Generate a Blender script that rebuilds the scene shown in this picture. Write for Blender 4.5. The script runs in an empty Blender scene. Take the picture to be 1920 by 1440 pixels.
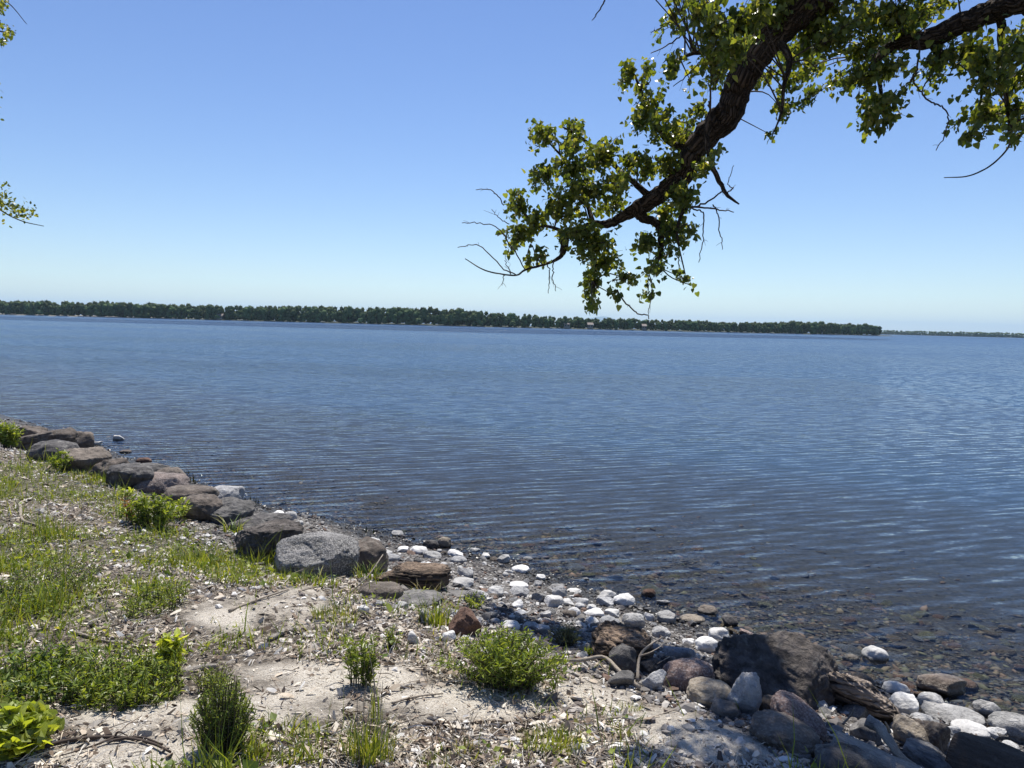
import bpy, math, random
import numpy as np
from mathutils import Vector, Matrix, noise as mnoise

random.seed(7); RNG = np.random.default_rng(7)
SC = bpy.context.scene
COL = SC.collection
R_ = math.radians

# ------------------------------------------------------------------ camera
F_PX = 1450.0                       # focal length in pixels of the 1920-wide photograph
CAM = np.array([0.0, 0.0, 2.45])    # water level is z = 0
PITCH, ROLL = R_(4.40), R_(1.40)
_F = np.array([0, math.cos(PITCH), -math.sin(PITCH)])
_U0 = np.array([0, math.sin(PITCH), math.cos(PITCH)])
_R0 = np.array([1.0, 0, 0])
_R = _R0*math.cos(ROLL) + _U0*math.sin(ROLL)
_U = -_R0*math.sin(ROLL) + _U0*math.cos(ROLL)
cd = bpy.data.cameras.new('camera'); cam = bpy.data.objects.new('camera', cd); COL.objects.link(cam)
cd.sensor_width = 36.0; cd.lens = 36.0*F_PX/1920.0; cd.clip_start = 0.05; cd.clip_end = 60000
cam.matrix_world = Matrix(((_R[0], _U[0], -_F[0], CAM[0]), (_R[1], _U[1], -_F[1], CAM[1]),
                           (_R[2], _U[2], -_F[2], CAM[2]), (0, 0, 0, 1)))
SC.camera = cam

# ------------------------------------------------------------------ sky, sun, exposure
SUN_EL, SUN_AZ = R_(62), R_(3)      # azimuth measured from +Y towards +X
w = bpy.data.worlds.new('World'); SC.world = w; w.use_nodes = True
wn = w.node_tree; wn.nodes.clear()
sky = wn.nodes.new('ShaderNodeTexSky'); sky.sky_type = 'NISHITA'; sky.sun_disc = False
sky.sun_elevation = SUN_EL; sky.sun_rotation = SUN_AZ
sky.altitude = 0; sky.air_density = 1.0; sky.dust_density = 0.0; sky.ozone_density = 4.5
bg = wn.nodes.new('ShaderNodeBackground'); bg.inputs[1].default_value = 0.088
hs = wn.nodes.new('ShaderNodeHueSaturation'); hs.inputs['Saturation'].default_value = 1.08; hs.inputs['Hue'].default_value = .511      # the clear, deep blue of that day
wo = wn.nodes.new('ShaderNodeOutputWorld')
wn.links.new(sky.outputs[0], hs.inputs['Color']); wn.links.new(hs.outputs[0], bg.inputs[0]); wn.links.new(bg.outputs[0], wo.inputs[0])
sl = bpy.data.lights.new('sun', 'SUN'); sl.energy = 5.0; sl.angle = R_(0.53); sl.color = (1.0, 0.95, 0.87)
sun = bpy.data.objects.new('sun', sl); COL.objects.link(sun)
SUN_DIR = Vector((math.cos(SUN_EL)*math.sin(SUN_AZ), math.cos(SUN_EL)*math.cos(SUN_AZ), math.sin(SUN_EL)))
sun.rotation_euler = SUN_DIR.to_track_quat('Z', 'Y').to_euler()
sun.location = (0, 20, 40)
vs = SC.view_settings
vs.view_transform = 'Standard'; vs.look = 'None'; vs.gamma = 1.0; vs.use_curve_mapping = False; vs.exposure = 0.52
cy = SC.cycles
cy.max_bounces = 6; cy.transparent_max_bounces = 16; cy.volume_bounces = 0
cy.use_denoising = True; cy.sample_clamp_indirect = 6.0; cy.sample_clamp_direct = 7.0; cy.caustics_reflective = False; cy.caustics_refractive = False

# ------------------------------------------------------------------ pixel <-> world
def pdir(px, py):
    return _F + _R*((px-960.0)/F_PX) + _U*((720.0-py)/F_PX)      # unit forward depth
def at(px, py, depth):
    return CAM + pdir(px, py)*depth
def on_plane(px, py, z):
    d = pdir(px, py); t = (z-CAM[2])/d[2]
    return CAM + d*t
def to_px(P):
    q = np.asarray(P) - CAM
    f = q@_F
    f = np.where(np.abs(f) < 1e-6, 1e-6, f)
    return 960+F_PX*(q@_R)/f, 720-F_PX*(q@_U)/f, f

# ------------------------------------------------------------------ terrain
BANK_Z = 0.42
_w = [on_plane(x, y, 0)[:2] for x, y in ((100,806),(170,828),(235,858),(335,888),(450,940),(560,962),(660,985),(760,1012),
      (850,1034),(940,1047),(1010,1075),(1080,1098),(1190,1130),(1290,1168),(1400,1202),(1550,1262),(1660,1290),(1750,1325),(1850,1347),(1920,1380))]
WATERLINE = np.array([_w[0]+np.array([-70, 62])*k for k in (1.0, .4, .1)] + _w + [_w[-1]+np.array([1.5, -1.3])*k for k in (1, 4, 30)])
_b = [on_plane(x, y, BANK_Z)[:2] for x, y in ((-60,826),(20,845),(110,868),(215,905),(330,965),(450,1045),(560,1062),(650,1075),(740,1095),
      (840,1120),(900,1170),(1040,1215),(1160,1255),(1260,1300),(1390,1330),(1480,1375),(1560,1440),(1700,1500))]
BANKLINE = np.array([_b[0]+np.array([-70, 62])*k for k in (1.0, .4, .1)] + _b + [_b[-1]+np.array([1.5, -1.3])*k for k in (1, 4, 30)])

def sdist(P, line):
    """signed distance to a polyline; positive on its land side (right hand when walking left to right in the picture)"""
    best = np.full(len(P), 1e9); sgn = np.ones(len(P))
    for a, b in zip(line[:-1], line[1:]):
        ab = b-a; L = ab@ab
        t = np.clip(((P-a)@ab)/L, 0, 1)
        q = P-(a+t[:, None]*ab)
        d = np.hypot(q[:, 0], q[:, 1])
        c = ab[0]*q[:, 1]-ab[1]*q[:, 0]
        m = d < best-1e-9
        best = np.where(m, d, best); sgn = np.where(m, np.where(c < 0, 1, -1), sgn)
    return best*sgn

def vnoise(P, scale, seed=0):
    """smooth value noise in numpy, 0..1"""
    q = np.asarray(P, float)[:, :2]*scale
    i = np.floor(q).astype(np.int64); f = q-i; f = f*f*(3-2*f)
    def h(ix, iy):
        n = (ix*374761393 + iy*668265263 + seed*974634777) & 0xffffffff
        n = ((n ^ (n >> 13))*1274126177) & 0xffffffff
        return ((n ^ (n >> 16)) & 0xffff)/65535.0
    a = h(i[:, 0], i[:, 1]); b = h(i[:, 0]+1, i[:, 1]); c = h(i[:, 0], i[:, 1]+1); d = h(i[:, 0]+1, i[:, 1]+1)
    return (a*(1-f[:, 0])+b*f[:, 0])*(1-f[:, 1]) + (c*(1-f[:, 0])+d*f[:, 0])*f[:, 1]
def fbm(P, scale, octv=4, seed=0):
    s = 0; a = 1; t = 0
    for k in range(octv):
        s = s+a*vnoise(P, scale*2**k, seed+k*17); t += a; a *= .5
    return s/t

def height(P):
    P = np.atleast_2d(np.asarray(P, float))[:, :2]
    dw = sdist(P, WATERLINE); db = sdist(P, BANKLINE)
    bed = -0.85*(1-np.exp(np.minimum(dw, 0)/6.0)) - 0.06*np.clip(-dw-9, 0, 60)
    t = np.clip(dw/(np.abs(dw)+np.abs(db)+1e-6), 0, 1)
    beach = BANK_Z*(t*0.75+0.25*t*t)
    land = BANK_Z + 0.43*(1-np.exp(-np.maximum(db, 0)/2.2)) + 0.004*np.clip(db-6, 0, 60)
    z = np.where(dw < 0, bed, np.where(db < 0, beach, land))
    far = np.clip(1.5-np.abs(dw)/20, 0, 1)
    z = z + far*((fbm(P, 1.3, 3, 3)-.5)*.07*np.clip(np.abs(dw)*1.5, .1, 1) + (fbm(P, 9, 2, 5)-.5)*.025)
    return z
def h1(x, y): return float(height([[x, y]])[0])

_sx = np.linspace(0.6, 40, 500)
def hit(px, py, lift=None):
    """first point of the ground (or the water, just below its surface) along a pixel's ray"""
    d = pdir(px, py)
    t = 1.2*1.006**np.arange(620)
    P = CAM + t[:, None]*d
    g = np.maximum(height(P), -0.05) + (lift or 0)
    k = np.argmax(P[:, 2] < g)
    if P[k, 2] >= g[k]: k = len(t)-1
    if k == 0: return P[0]
    a = P[k-1, 2]-g[k-1]; b = g[k]-P[k, 2]
    return P[k-1] + (P[k]-P[k-1])*(a/(a+b+1e-9))

# ------------------------------------------------------------------ mesh helpers
def link(name, me, mat=None, parent=None):
    o = bpy.data.objects.new(name, me); COL.objects.link(o)
    if mat is not None and me is not None: me.materials.append(mat) if len(me.materials) == 0 else None
    if parent is not None: o.parent = parent
    return o
def tag(o, label=None, cat=None, group=None, kind=None):
    if label: o['label'] = label
    if cat: o['category'] = cat
    if group: o['group'] = group
    if kind: o['kind'] = kind
    return o
def empty(name, loc=(0, 0, 0)):
    o = bpy.data.objects.new(name, None); COL.objects.link(o); o.location = loc; o.empty_display_size = .1
    return o
def npmesh(name, V, Fc, smooth=True, col=None):
    """V (n,3); Fc (m,k) of one size, or a list of such arrays"""
    V = np.ascontiguousarray(V, np.float32)
    Fs = Fc if isinstance(Fc, list) else [Fc]
    loops = np.concatenate([np.asarray(f).ravel() for f in Fs]).astype(np.int32)
    tot = np.concatenate([np.full(len(f), np.asarray(f).shape[1]) for f in Fs]).astype(np.int32)
    st = np.concatenate([[0], np.cumsum(tot)[:-1]]).astype(np.int32)
    me = bpy.data.meshes.new(name)
    me.vertices.add(len(V)); me.vertices.foreach_set('co', V.ravel())
    me.loops.add(len(loops)); me.loops.foreach_set('vertex_index', loops)
    me.polygons.add(len(tot)); me.polygons.foreach_set('loop_start', st); me.polygons.foreach_set('loop_total', tot)
    me.polygons.foreach_set('use_smooth', np.full(len(tot), smooth))
    if col is not None:
        a = me.color_attributes.new('col', 'FLOAT_COLOR', 'POINT')
        c = np.ones((len(V), 4), np.float32); c[:, :col.shape[1]] = col
        a.data.foreach_set('color', c.ravel())
    me.update(); me.validate()
    return me
def ico(sub):
    t = (1+5**.5)/2
    V = [Vector(v).normalized() for v in ((-1,t,0),(1,t,0),(-1,-t,0),(1,-t,0),(0,-1,t),(0,1,t),(0,-1,-t),(0,1,-t),(t,0,-1),(t,0,1),(-t,0,-1),(-t,0,1))]
    Fc = [(0,11,5),(0,5,1),(0,1,7),(0,7,10),(0,10,11),(1,5,9),(5,11,4),(11,10,2),(10,7,6),(7,1,8),(3,9,4),(3,4,2),(3,2,6),(3,6,8),(3,8,9),(4,9,5),(2,4,11),(6,2,10),(8,6,7),(9,8,1)]
    for _ in range(sub):
        mid = {}; nf = []
        def m(a, b):
            k = (min(a, b), max(a, b))
            if k not in mid: V.append(((V[a]+V[b])/2).normalized()); mid[k] = len(V)-1
            return mid[k]
        for a, b, c in Fc:
            x, y, z = m(a, b), m(b, c), m(c, a); nf += [(a, x, z), (b, y, x), (c, z, y), (x, y, z)]
        Fc = nf
    return np.array([v[:] for v in V]), np.array(Fc)
ICO = {k: ico(k) for k in range(6)}

OCT_V = np.array([(1., 0, 0), (-1, 0, 0), (0, 1, 0), (0, -1, 0), (0, 0, 1), (0, 0, -1), (.62, .62, .45), (-.62, -.62, .45)])
OCT_F = np.array([(0, 6, 4), (6, 2, 4), (2, 1, 4), (1, 7, 4), (7, 3, 4), (3, 0, 4), (0, 2, 6), (1, 3, 7), (2, 0, 5), (1, 2, 5), (3, 1, 5), (0, 3, 5)])
def rot_mats(n, rng, upright=False, tilt=.4):
    """n rotation matrices"""
    if upright:
        a = rng.uniform(0, 2*np.pi, n); b = rng.normal(0, tilt, n); c = rng.normal(0, tilt, n)
    else:
        a = rng.uniform(0, 2*np.pi, n); b = rng.uniform(0, 2*np.pi, n); c = rng.uniform(0, 2*np.pi, n)
    def z(t):
        M = np.zeros((n, 3, 3)); M[:, 0, 0] = np.cos(t); M[:, 0, 1] = -np.sin(t); M[:, 1, 0] = np.sin(t); M[:, 1, 1] = np.cos(t); M[:, 2, 2] = 1; return M
    def x(t):
        M = np.zeros((n, 3, 3)); M[:, 1, 1] = np.cos(t); M[:, 1, 2] = -np.sin(t); M[:, 2, 1] = np.sin(t); M[:, 2, 2] = np.cos(t); M[:, 0, 0] = 1; return M
    def y(t):
        M = np.zeros((n, 3, 3)); M[:, 0, 0] = np.cos(t); M[:, 0, 2] = np.sin(t); M[:, 2, 0] = -np.sin(t); M[:, 2, 2] = np.cos(t); M[:, 1, 1] = 1; return M
    return np.einsum('nij,njk,nkl->nil', z(a), x(b), y(c))
def scatter(name, tv, tf, P, S, M, colr, smooth=False):
    """join n copies of a template (tv verts, tf faces) at P with scale S (n,) or (n,3), rotation M and colour (n,3)"""
    n = len(P); S = np.asarray(S); S = S[:, None]*np.ones(3) if S.ndim == 1 else S
    tvs = tv if tv.ndim == 3 else np.broadcast_to(tv, (n,)+tv.shape)
    V = np.einsum('nij,nkj->nki', M, tvs*S[:, None, :]) + P[:, None, :]
    k = tvs.shape[1]
    Fc = (np.asarray(tf)[None]+(np.arange(n)*k)[:, None, None]).reshape(-1, np.asarray(tf).shape[1])
    return npmesh(name, V.reshape(-1, 3), Fc, smooth, np.repeat(colr, k, 0))
def tube(path, rad, sides=8, rough=0.0, seed=0, cap=True, ridge=0):
    """tapered tube along path points; returns V, F(quads)"""
    p = np.asarray(path, float); n = len(p); rad = np.asarray(rad, float)*np.ones(n)
    T = np.gradient(p, axis=0); T /= np.linalg.norm(T, axis=1)[:, None]+1e-9
    ref = np.array([0, 0, 1.0]) if abs(T[0][2]) < .9 else np.array([1.0, 0, 0])
    V = []
    for i in range(n):
        u = ref-T[i]*(ref@T[i]); u /= np.linalg.norm(u)+1e-9; ref = u
        v = np.cross(T[i], u)
        for s in range(sides):
            a = 2*math.pi*s/sides
            r = rad[i]
            if rough:
                q = Vector((math.cos(a)*2.2, math.sin(a)*2.2, i*ridge+seed*7.3))
                r *= 1+rough*(mnoise.noise(q)+.6*mnoise.noise(q*2.3+Vector((9, 2, 4))))
            V.append(p[i]+(u*math.cos(a)+v*math.sin(a))*r)
    Fq = [(i*sides+s, i*sides+(s+1) % sides, (i+1)*sides+(s+1) % sides, (i+1)*sides+s) for i in range(n-1) for s in range(sides)]
    V = np.array(V)
    Fl = [np.array(Fq)]
    if cap:
        V = np.vstack([V, p[0], p[-1]]); a, b = len(V)-2, len(V)-1
        Fl.append(np.array([(a, (s+1) % sides, s) for s in range(sides)] + [(b, (n-1)*sides+s, (n-1)*sides+(s+1) % sides) for s in range(sides)]))
    return V, Fl
def join(parts):
    """[(V, [F...])...] -> V, [quads, tris]"""
    Vs, fq, ft, off = [], [], [], 0
    for V, Fl in parts:
        Vs.append(V)
        for f in Fl:
            f = np.asarray(f)
            (fq if f.shape[1] == 4 else ft).append(f+off)
        off += len(V)
    return np.vstack(Vs), [np.vstack(x) for x in (fq, ft) if x]
def spline(pts, n):
    """Catmull-Rom through rows of pts (any columns)"""
    p = np.asarray(pts, float); p = np.vstack([2*p[0]-p[1], p, 2*p[-1]-p[-2]])
    m = len(p)-3; out = []
    for u in np.linspace(0, m-1e-6, n):
        i = int(u); t = u-i; a, b, c, d = p[i:i+4]
        out.append(.5*((2*b)+(-a+c)*t+(2*a-5*b+4*c-d)*t*t+(-a+3*b-3*c+d)*t**3))
    return np.array(out)

# ------------------------------------------------------------------ materials
class NT:
    def __init__(s, name):
        s.m = bpy.data.materials.new(name); s.m.use_nodes = True; s.t = s.m.node_tree; s.t.nodes.clear()
        s.out = s.n('ShaderNodeOutputMaterial')
    def n(s, kind, **kw):
        x = s.t.nodes.new(kind)
        for k, v in kw.items(): setattr(x, k, v)
        return x
    def set(s, sock, v):
        if hasattr(v, 'is_output') or hasattr(v, 'links'): s.t.links.new(v, sock)
        elif isinstance(v, (tuple, list)) and len(v) == 3 and sock.type == 'RGBA': sock.default_value = (*v, 1)
        else: sock.default_value = v
    def noise(s, vec, scale, detail=4, rough=.55, dist=0, out=0):
        x = s.n('ShaderNodeTexNoise'); s.set(x.inputs['Vector'], vec)
        x.inputs['Scale'].default_value = scale; x.inputs['Detail'].default_value = detail
        x.inputs['Roughness'].default_value = rough; x.inputs['Distortion'].default_value = dist
        return x.outputs[out]
    def vor(s, vec, scale, feature='F1', out=0):
        x = s.n('ShaderNodeTexVoronoi', feature=feature); s.set(x.inputs['Vector'], vec); x.inputs['Scale'].default_value = scale
        return x.outputs[out]
    def math(s, op, a, b=0.0, c=0.0, clamp=False):
        x = s.n('ShaderNodeMath', operation=op, use_clamp=clamp)
        s.set(x.inputs[0], a); s.set(x.inputs[1], b); s.set(x.inputs[2], c); return x.outputs[0]
    def ramp(s, fac, stops):
        x = s.n('ShaderNodeValToRGB'); s.set(x.inputs[0], fac); e = x.color_ramp.elements
        while len(e) < len(stops): e.new(.5)
        for k, (p, c) in enumerate(stops):
            e[k].position = p; e[k].color = (*c, 1) if len(c) == 3 else c
        return x.outputs[0]
    def mix(s, fac, a, b, blend='MIX'):
        x = s.n('ShaderNodeMix', data_type='RGBA', blend_type=blend)
        s.set(x.inputs[0], fac); s.set(x.inputs[6], a); s.set(x.inputs[7], b); return x.outputs[2]
    def mapr(s, v, a, b, c=0.0, d=1.0):
        x = s.n('ShaderNodeMapRange'); s.set(x.inputs[0], v)
        for i, k in enumerate((a, b, c, d)): x.inputs[i+1].default_value = k
        return x.outputs[0]
    def mapping(s, vec, scale=(1, 1, 1), rot=(0, 0, 0), loc=(0, 0, 0)):
        x = s.n('ShaderNodeMapping'); s.set(x.inputs[0], vec); x.inputs[1].default_value = loc; x.inputs[2].default_value = rot; x.inputs[3].default_value = scale
        return x.outputs[0]
    def bump(s, h, strength, dist=.02, normal=None):
        x = s.n('ShaderNodeBump'); x.inputs['Strength'].default_value = strength; x.inputs['Distance'].default_value = dist
        s.set(x.inputs['Height'], h)
        if normal is not None: s.set(x.inputs['Normal'], normal)
        return x.outputs[0]
    def principled(s, col, rough=.8, normal=None, spec=.3):
        x = s.n('ShaderNodeBsdfPrincipled'); s.set(x.inputs['Base Color'], col); s.set(x.inputs['Roughness'], rough)
        x.inputs['Specular IOR Level'].default_value = spec
        if normal is not None: s.set(x.inputs['Normal'], normal)
        return x.outputs[0]
    def done(s, shader, vol=False):
        s.t.links.new(shader, s.out.inputs[1 if vol else 0]); return s.m

def rock_mat(name, dark, light, scale=5.0, speck=0.0, speck_scale=90, bump=.5, strata=0.0, lichen=0.0, rough=.85, wetd=.72):
    t = NT(name); tc = t.n('ShaderNodeTexCoord'); oi = t.n('ShaderNodeObjectInfo'); geo = t.n('ShaderNodeNewGeometry')
    off = t.n('ShaderNodeVectorMath', operation='ADD'); t.set(off.inputs[0], tc.outputs['Object'])
    sc = t.n('ShaderNodeVectorMath', operation='SCALE'); t.set(sc.inputs[0], (13.1, 7.7, 3.3)); t.set(sc.inputs['Scale'], oi.outputs['Random']); t.set(off.inputs[1], sc.outputs[0])
    v = off.outputs[0]
    a = t.noise(v, scale, 8, .62, .3)
    c = t.ramp(a, [(.32, dark), (.68, light)])
    big = t.noise(v, scale*.35, 3)
    c = t.mix(t.mapr(big, .35, .65, 0, .45), c, tuple(x*.6 for x in dark), 'MIX')
    h = a
    if strata:
        mv = t.mapping(v, (1.5, 1.5, 16), (R_(12), R_(24), 0))
        s2 = t.noise(mv, 2.2, 6, .6, .5)
        c = t.mix(t.mapr(s2, .42, .58, 0, strata), c, tuple(min(1, x*1.5) for x in light))
        c = t.mix(t.mapr(s2, .52, .40, 0, strata), c, tuple(x*.35 for x in dark))
        h = t.math('ADD', t.math('MULTIPLY', s2, 3.0*strata), a)
    if speck:
        sp = t.noise(v, speck_scale, 2, .7)
        c = t.mix(t.mapr(sp, .54, .60, 0, speck), c, (.62, .60, .57))
        c = t.mix(t.mapr(sp, .46, .40, 0, speck), c, (.03, .028, .028))
    if lichen:
        li = t.noise(v, 11, 5, .7)
        c = t.mix(t.mapr(li, .56, .66, 0, lichen), c, (.42, .41, .36))
    hs = t.n('ShaderNodeHueSaturation'); t.set(hs.inputs['Color'], c); t.set(hs.inputs['Value'], t.mapr(oi.outputs['Random'], 0, 1, .8, 1.2)); c = hs.outputs[0]
    # wet band close to the water
    sx = t.n('ShaderNodeSeparateXYZ'); t.set(sx.inputs[0], geo.outputs['Position'])
    zz = t.math('ADD', sx.outputs[2], t.math('MULTIPLY', t.noise(geo.outputs['Position'], 18, 3), .05))
    wet = t.mapr(zz, .03, .055, 1, 0)
    c = t.mix(t.math('MULTIPLY', wet, wetd), c, (.012, .011, .010))
    fine = t.noise(v, 55, 6, .7)
    h = t.math('ADD', t.math('MULTIPLY', h, 1.0), t.math('MULTIPLY', fine, .35))
    n = t.bump(h, min(1, bump*1.5), .06)
    rg = t.mapr(wet, 0, 1, rough, .25)
    return t.done(t.principled(c, rg, n, .3))

def attr_leaf(name, trans=.4, rough=.5, spec=.35, tint=(1.0, 1.0, .35)):
    t = NT(name); at_ = t.n('ShaderNodeAttribute', attribute_name='col')
    p = t.principled(at_.outputs['Color'], rough, None, spec)
    tr = t.n('ShaderNodeBsdfTranslucent'); t.set(tr.inputs[0], t.mix(1.0, at_.outputs['Color'], tint, 'MULTIPLY'))   # leaves let more light through than they reflect
    m = t.n('ShaderNodeMixShader'); m.inputs[0].default_value = trans
    t.t.links.new(p, m.inputs[1]); t.t.links.new(tr.outputs[0], m.inputs[2])
    return t.done(m.outputs[0])
def attr_plain(name, rough=.85, bump=0, wet=False):
    t = NT(name); at_ = t.n('ShaderNodeAttribute', attribute_name='col'); c = at_.outputs['Color']; rg = rough
    if wet:
        geo = t.n('ShaderNodeNewGeometry'); sx = t.n('ShaderNodeSeparateXYZ'); t.set(sx.inputs[0], geo.outputs['Position'])
        zz = t.math('ADD', sx.outputs[2], t.math('MULTIPLY', t.noise(geo.outputs['Position'], 1.5, 3), .10))
        wv = t.mapr(zz, .085, .14, 1, 0)
        c = t.mix(t.math('MULTIPLY', wv, .80), c, (.006, .006, .007)); rg = t.mapr(wv, 0, 1, rough, .38)
    return t.done(t.principled(c, rg, None, .3))

def tube_attr(path, rad, sides, cap=True):
    """(cos a*r, sin a*r, length) per vertex of tube(), as texture coordinates that follow the wood"""
    p = np.asarray(path, float); n = len(p); rad = np.maximum(np.asarray(rad, float)*np.ones(n), .004)
    L = np.concatenate([[0], np.cumsum(np.linalg.norm(np.diff(p, axis=0), axis=1))])
    a = 2*math.pi*np.arange(sides)/sides
    c = np.stack([np.cos(a)[None]*rad[:, None], np.sin(a)[None]*rad[:, None], np.repeat(L[:, None], sides, 1)], -1).reshape(-1, 3)
    return np.vstack([c, [[0, 0, 0], [0, 0, L[-1]]]]) if cap else c
def make_bark(name, c0, c1, k=28.0, bump=1.0, stretch=.16, cracks=True):
    t = NT(name); at_ = t.n('ShaderNodeAttribute', attribute_name='col'); v = at_.outputs['Vector']
    wv = t.n('ShaderNodeVectorMath', operation='MULTIPLY_ADD'); t.set(wv.inputs[0], t.noise(v, 22, 3, out=1)); t.set(wv.inputs[1], (.05, .05, .10)); t.set(wv.inputs[2], v)
    mv = t.mapping(wv.outputs[0], (k, k, k*stretch))
    nz = t.noise(mv, 1.3, 8, .65); fine = t.noise(t.mapping(v, (k*4, k*4, k*.8)), 1.0, 4, .6)
    if cracks: h = t.math('ADD', t.math('MULTIPLY', t.mapr(t.vor(mv, 1.0, 'DISTANCE_TO_EDGE'), 0, .32, 0, 1), .75), t.math('MULTIPLY', nz, .5))
    else: h = t.math('ADD', nz, t.math('MULTIPLY', fine, .35))
    c = t.ramp(h, [(.25, c0), (.85 if cracks else .8, c1)])
    c = t.mix(t.mapr(fine, .4, .7, 0, .5), c, tuple(x*.55 for x in c1))
    return t.done(t.principled(c, .92, t.bump(t.math('ADD', h, t.math('MULTIPLY', fine, .25)), bump, .03), .15))

M = {}
M['rock_brown'] = rock_mat('rock_brown', (.055, .045, .038), (.24, .198, .165), 9, lichen=.25)
M['rock_rust'] = rock_mat('rock_rust', (.070, .040, .028), (.22, .13, .095), 7)
M['rock_dark'] = rock_mat('rock_dark', (.036, .034, .034), (.16, .15, .145), 9, lichen=.3)
M['rock_grey'] = rock_mat('rock_grey', (.075, .073, .072), (.28, .265, .25), 10, lichen=.3)
M['rock_granite'] = rock_mat('rock_granite', (.10, .098, .095), (.30, .29, .285), 5, .5, 85, .8, lichen=.35)
M['rock_tan'] = rock_mat('rock_tan', (.20, .165, .125), (.42, .36, .28), 8, .15, 60)
M['rock_taupe'] = rock_mat('rock_taupe', (.10, .082, .066), (.27, .225, .185), 7, .1, 60)
M['rock_pink'] = rock_mat('rock_pink', (.19, .125, .105), (.46, .34, .30), 6, .35, 80)
M['rock_rosy'] = rock_mat('rock_rosy', (.10, .08, .072), (.34, .27, .24), 7, .25, 80)
M['rock_pale'] = rock_mat('rock_pale', (.24, .235, .225), (.68, .67, .65), 9, .2, 45, .6)
M['rock_white'] = rock_mat('rock_white', (.45, .44, .42), (.84, .83, .81), 7, .1, 40, .4)
M['rock_chalk'] = rock_mat('rock_chalk', (.30, .30, .31), (.66, .66, .65), 9, .2, 50, .7)
M['rock_layered'] = rock_mat('rock_layered', (.06, .043, .03), (.24, .175, .125), 5, bump=.9, strata=.8)
M['rock_striated'] = rock_mat('rock_striated', (.07, .055, .045), (.33, .27, .22), 5, bump=1.0, strata=1.0)
M['rock_boulder'] = rock_mat('rock_boulder', (.055, .048, .044), (.25, .215, .19), 13, bump=1.0, lichen=.35)
M['rock_bed'] = rock_mat('rock_bed', (.07, .055, .035), (.26, .20, .13), 5, wetd=.1)
M['rock_bed_red'] = rock_mat('rock_bed_red', (.09, .055, .038), (.27, .17, .115), 5, wetd=.1)
M['rock_bed_olive'] = rock_mat('rock_bed_olive', (.08, .075, .035), (.27, .25, .14), 5, wetd=.1)
M['rock_bed_grey'] = rock_mat('rock_bed_grey', (.09, .085, .08), (.26, .25, .23), 5, wetd=.1)
M['rock_wet'] = rock_mat('rock_wet', (.10, .075, .055), (.30, .235, .18), 8, rough=.3)
M['leaf'] = attr_leaf('leaf', .52, .36, .5, (1.8, 1.62, .45))
M['plant_leaf'] = attr_leaf('plant_leaf', .45, .42, .4, (1.45, 1.38, .40))
M['grass'] = attr_leaf('grass', .42, .5, .3, (1.35, 1.25, .35))
M['litter'] = attr_plain('litter', .85)
M['gravel'] = attr_plain('gravel', .8, wet=True)
M['stem'] = NT('stem'); M['stem'] = M['stem'].done(M['stem'].principled((.10, .085, .055), .8))
M['twig'] = NT('twig'); M['twig'] = M['twig'].done(M['twig'].principled((.060, .045, .036), .85))
M['bark'] = make_bark('bark', (.010, .008, .007), (.125, .095, .076), 34, 1.0)
M['driftwood'] = make_bark('driftwood', (.10, .09, .08), (.46, .42, .37), 45, .8, .06, False)
M['log'] = make_bark('log', (.030, .022, .018), (.17, .135, .105), 32, 1.0, .07, False)
M['deadstick'] = make_bark('deadstick', (.14, .115, .09), (.38, .33, .27), 60, .4, .1, False)

# ------------------------------------------------------------------ structure: ground and lake
SAND = [(470,1152,130,34),(600,1275,150,34),(560,1330,150,34),(290,1345,150,36),(240,1410,170,34),(850,1320,170,36),(700,1270,90,28),
        (1200,1285,140,34),(1300,1325,140,30),(1360,1385,170,50),(560,1125,60,24),(1100,1310,120,30)]
LAWN = [(60,905,150,34,.9),(200,915,120,26,.9),(30,1090,95,90,1.0),(45,1010,90,40,.75),(330,1030,120,36,.85),(430,1065,80,34,.8),(170,880,60,16,.9),
        (290,1110,60,40,.9),(120,1010,70,30,.6),(160,1130,80,40,.5),(400,1000,90,30,.7),(540,1400,110,40,.45),(960,1420,120,25,.45),(20,1190,50,30,.5),(240,960,60,26,.6),(520,1085,60,20,.5)]
def ell(P, L):
    px, py, f = to_px(P); s = np.zeros(len(P))
    for e in L:
        q = ((px-e[0])/e[2])**2+((py-e[1])/e[3])**2
        s = np.maximum(s, (e[4] if len(e) > 4 else 1)*np.clip(1.6-q, 0, 1))
    return np.where(f > .3, s, 0)
def grid1(a, b, step, lo, hi, g=1.22):
    c = list(np.arange(a, b, step)); s = step; x = c[-1]
    while x < hi: s *= g; x += s; c.append(x)
    s = step; x = c[0]; pre = []
    while x > lo: s *= g; x -= s; pre.append(x)
    return np.array(pre[::-1]+c)
gx = grid1(-11, 5.2, .045, -90, 45); gy = grid1(1.7, 17, .045, -60, 110)
GX, GY = np.meshgrid(gx, gy); P2 = np.stack([GX.ravel(), GY.ravel()], 1)
Z = height(P2); P3 = np.column_stack([P2, Z])
sand = ell(P3, SAND)*np.clip(fbm(P2, 3.5, 3, 31)*3.2-.75, 0, 1)
green = ell(P3, LAWN)
dw = sdist(P2, WATERLINE); db = sdist(P2, BANKLINE)
beach = np.clip((-db)/.3+.5, 0, 1)*(dw > -.5)
nx, ny = len(gx), len(gy)
I = np.arange(nx*ny).reshape(ny, nx)
Fq = np.stack([I[:-1, :-1], I[:-1, 1:], I[1:, 1:], I[1:, :-1]], -1).reshape(-1, 4)
me = npmesh('ground', P3, Fq, True, np.column_stack([sand, green, beach]))
t = NT('ground'); at_ = t.n('ShaderNodeAttribute', attribute_name='col'); sp = t.n('ShaderNodeSeparateColor'); t.set(sp.inputs[0], at_.outputs['Color'])
geo = t.n('ShaderNodeNewGeometry'); v = geo.outputs['Position']
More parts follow.
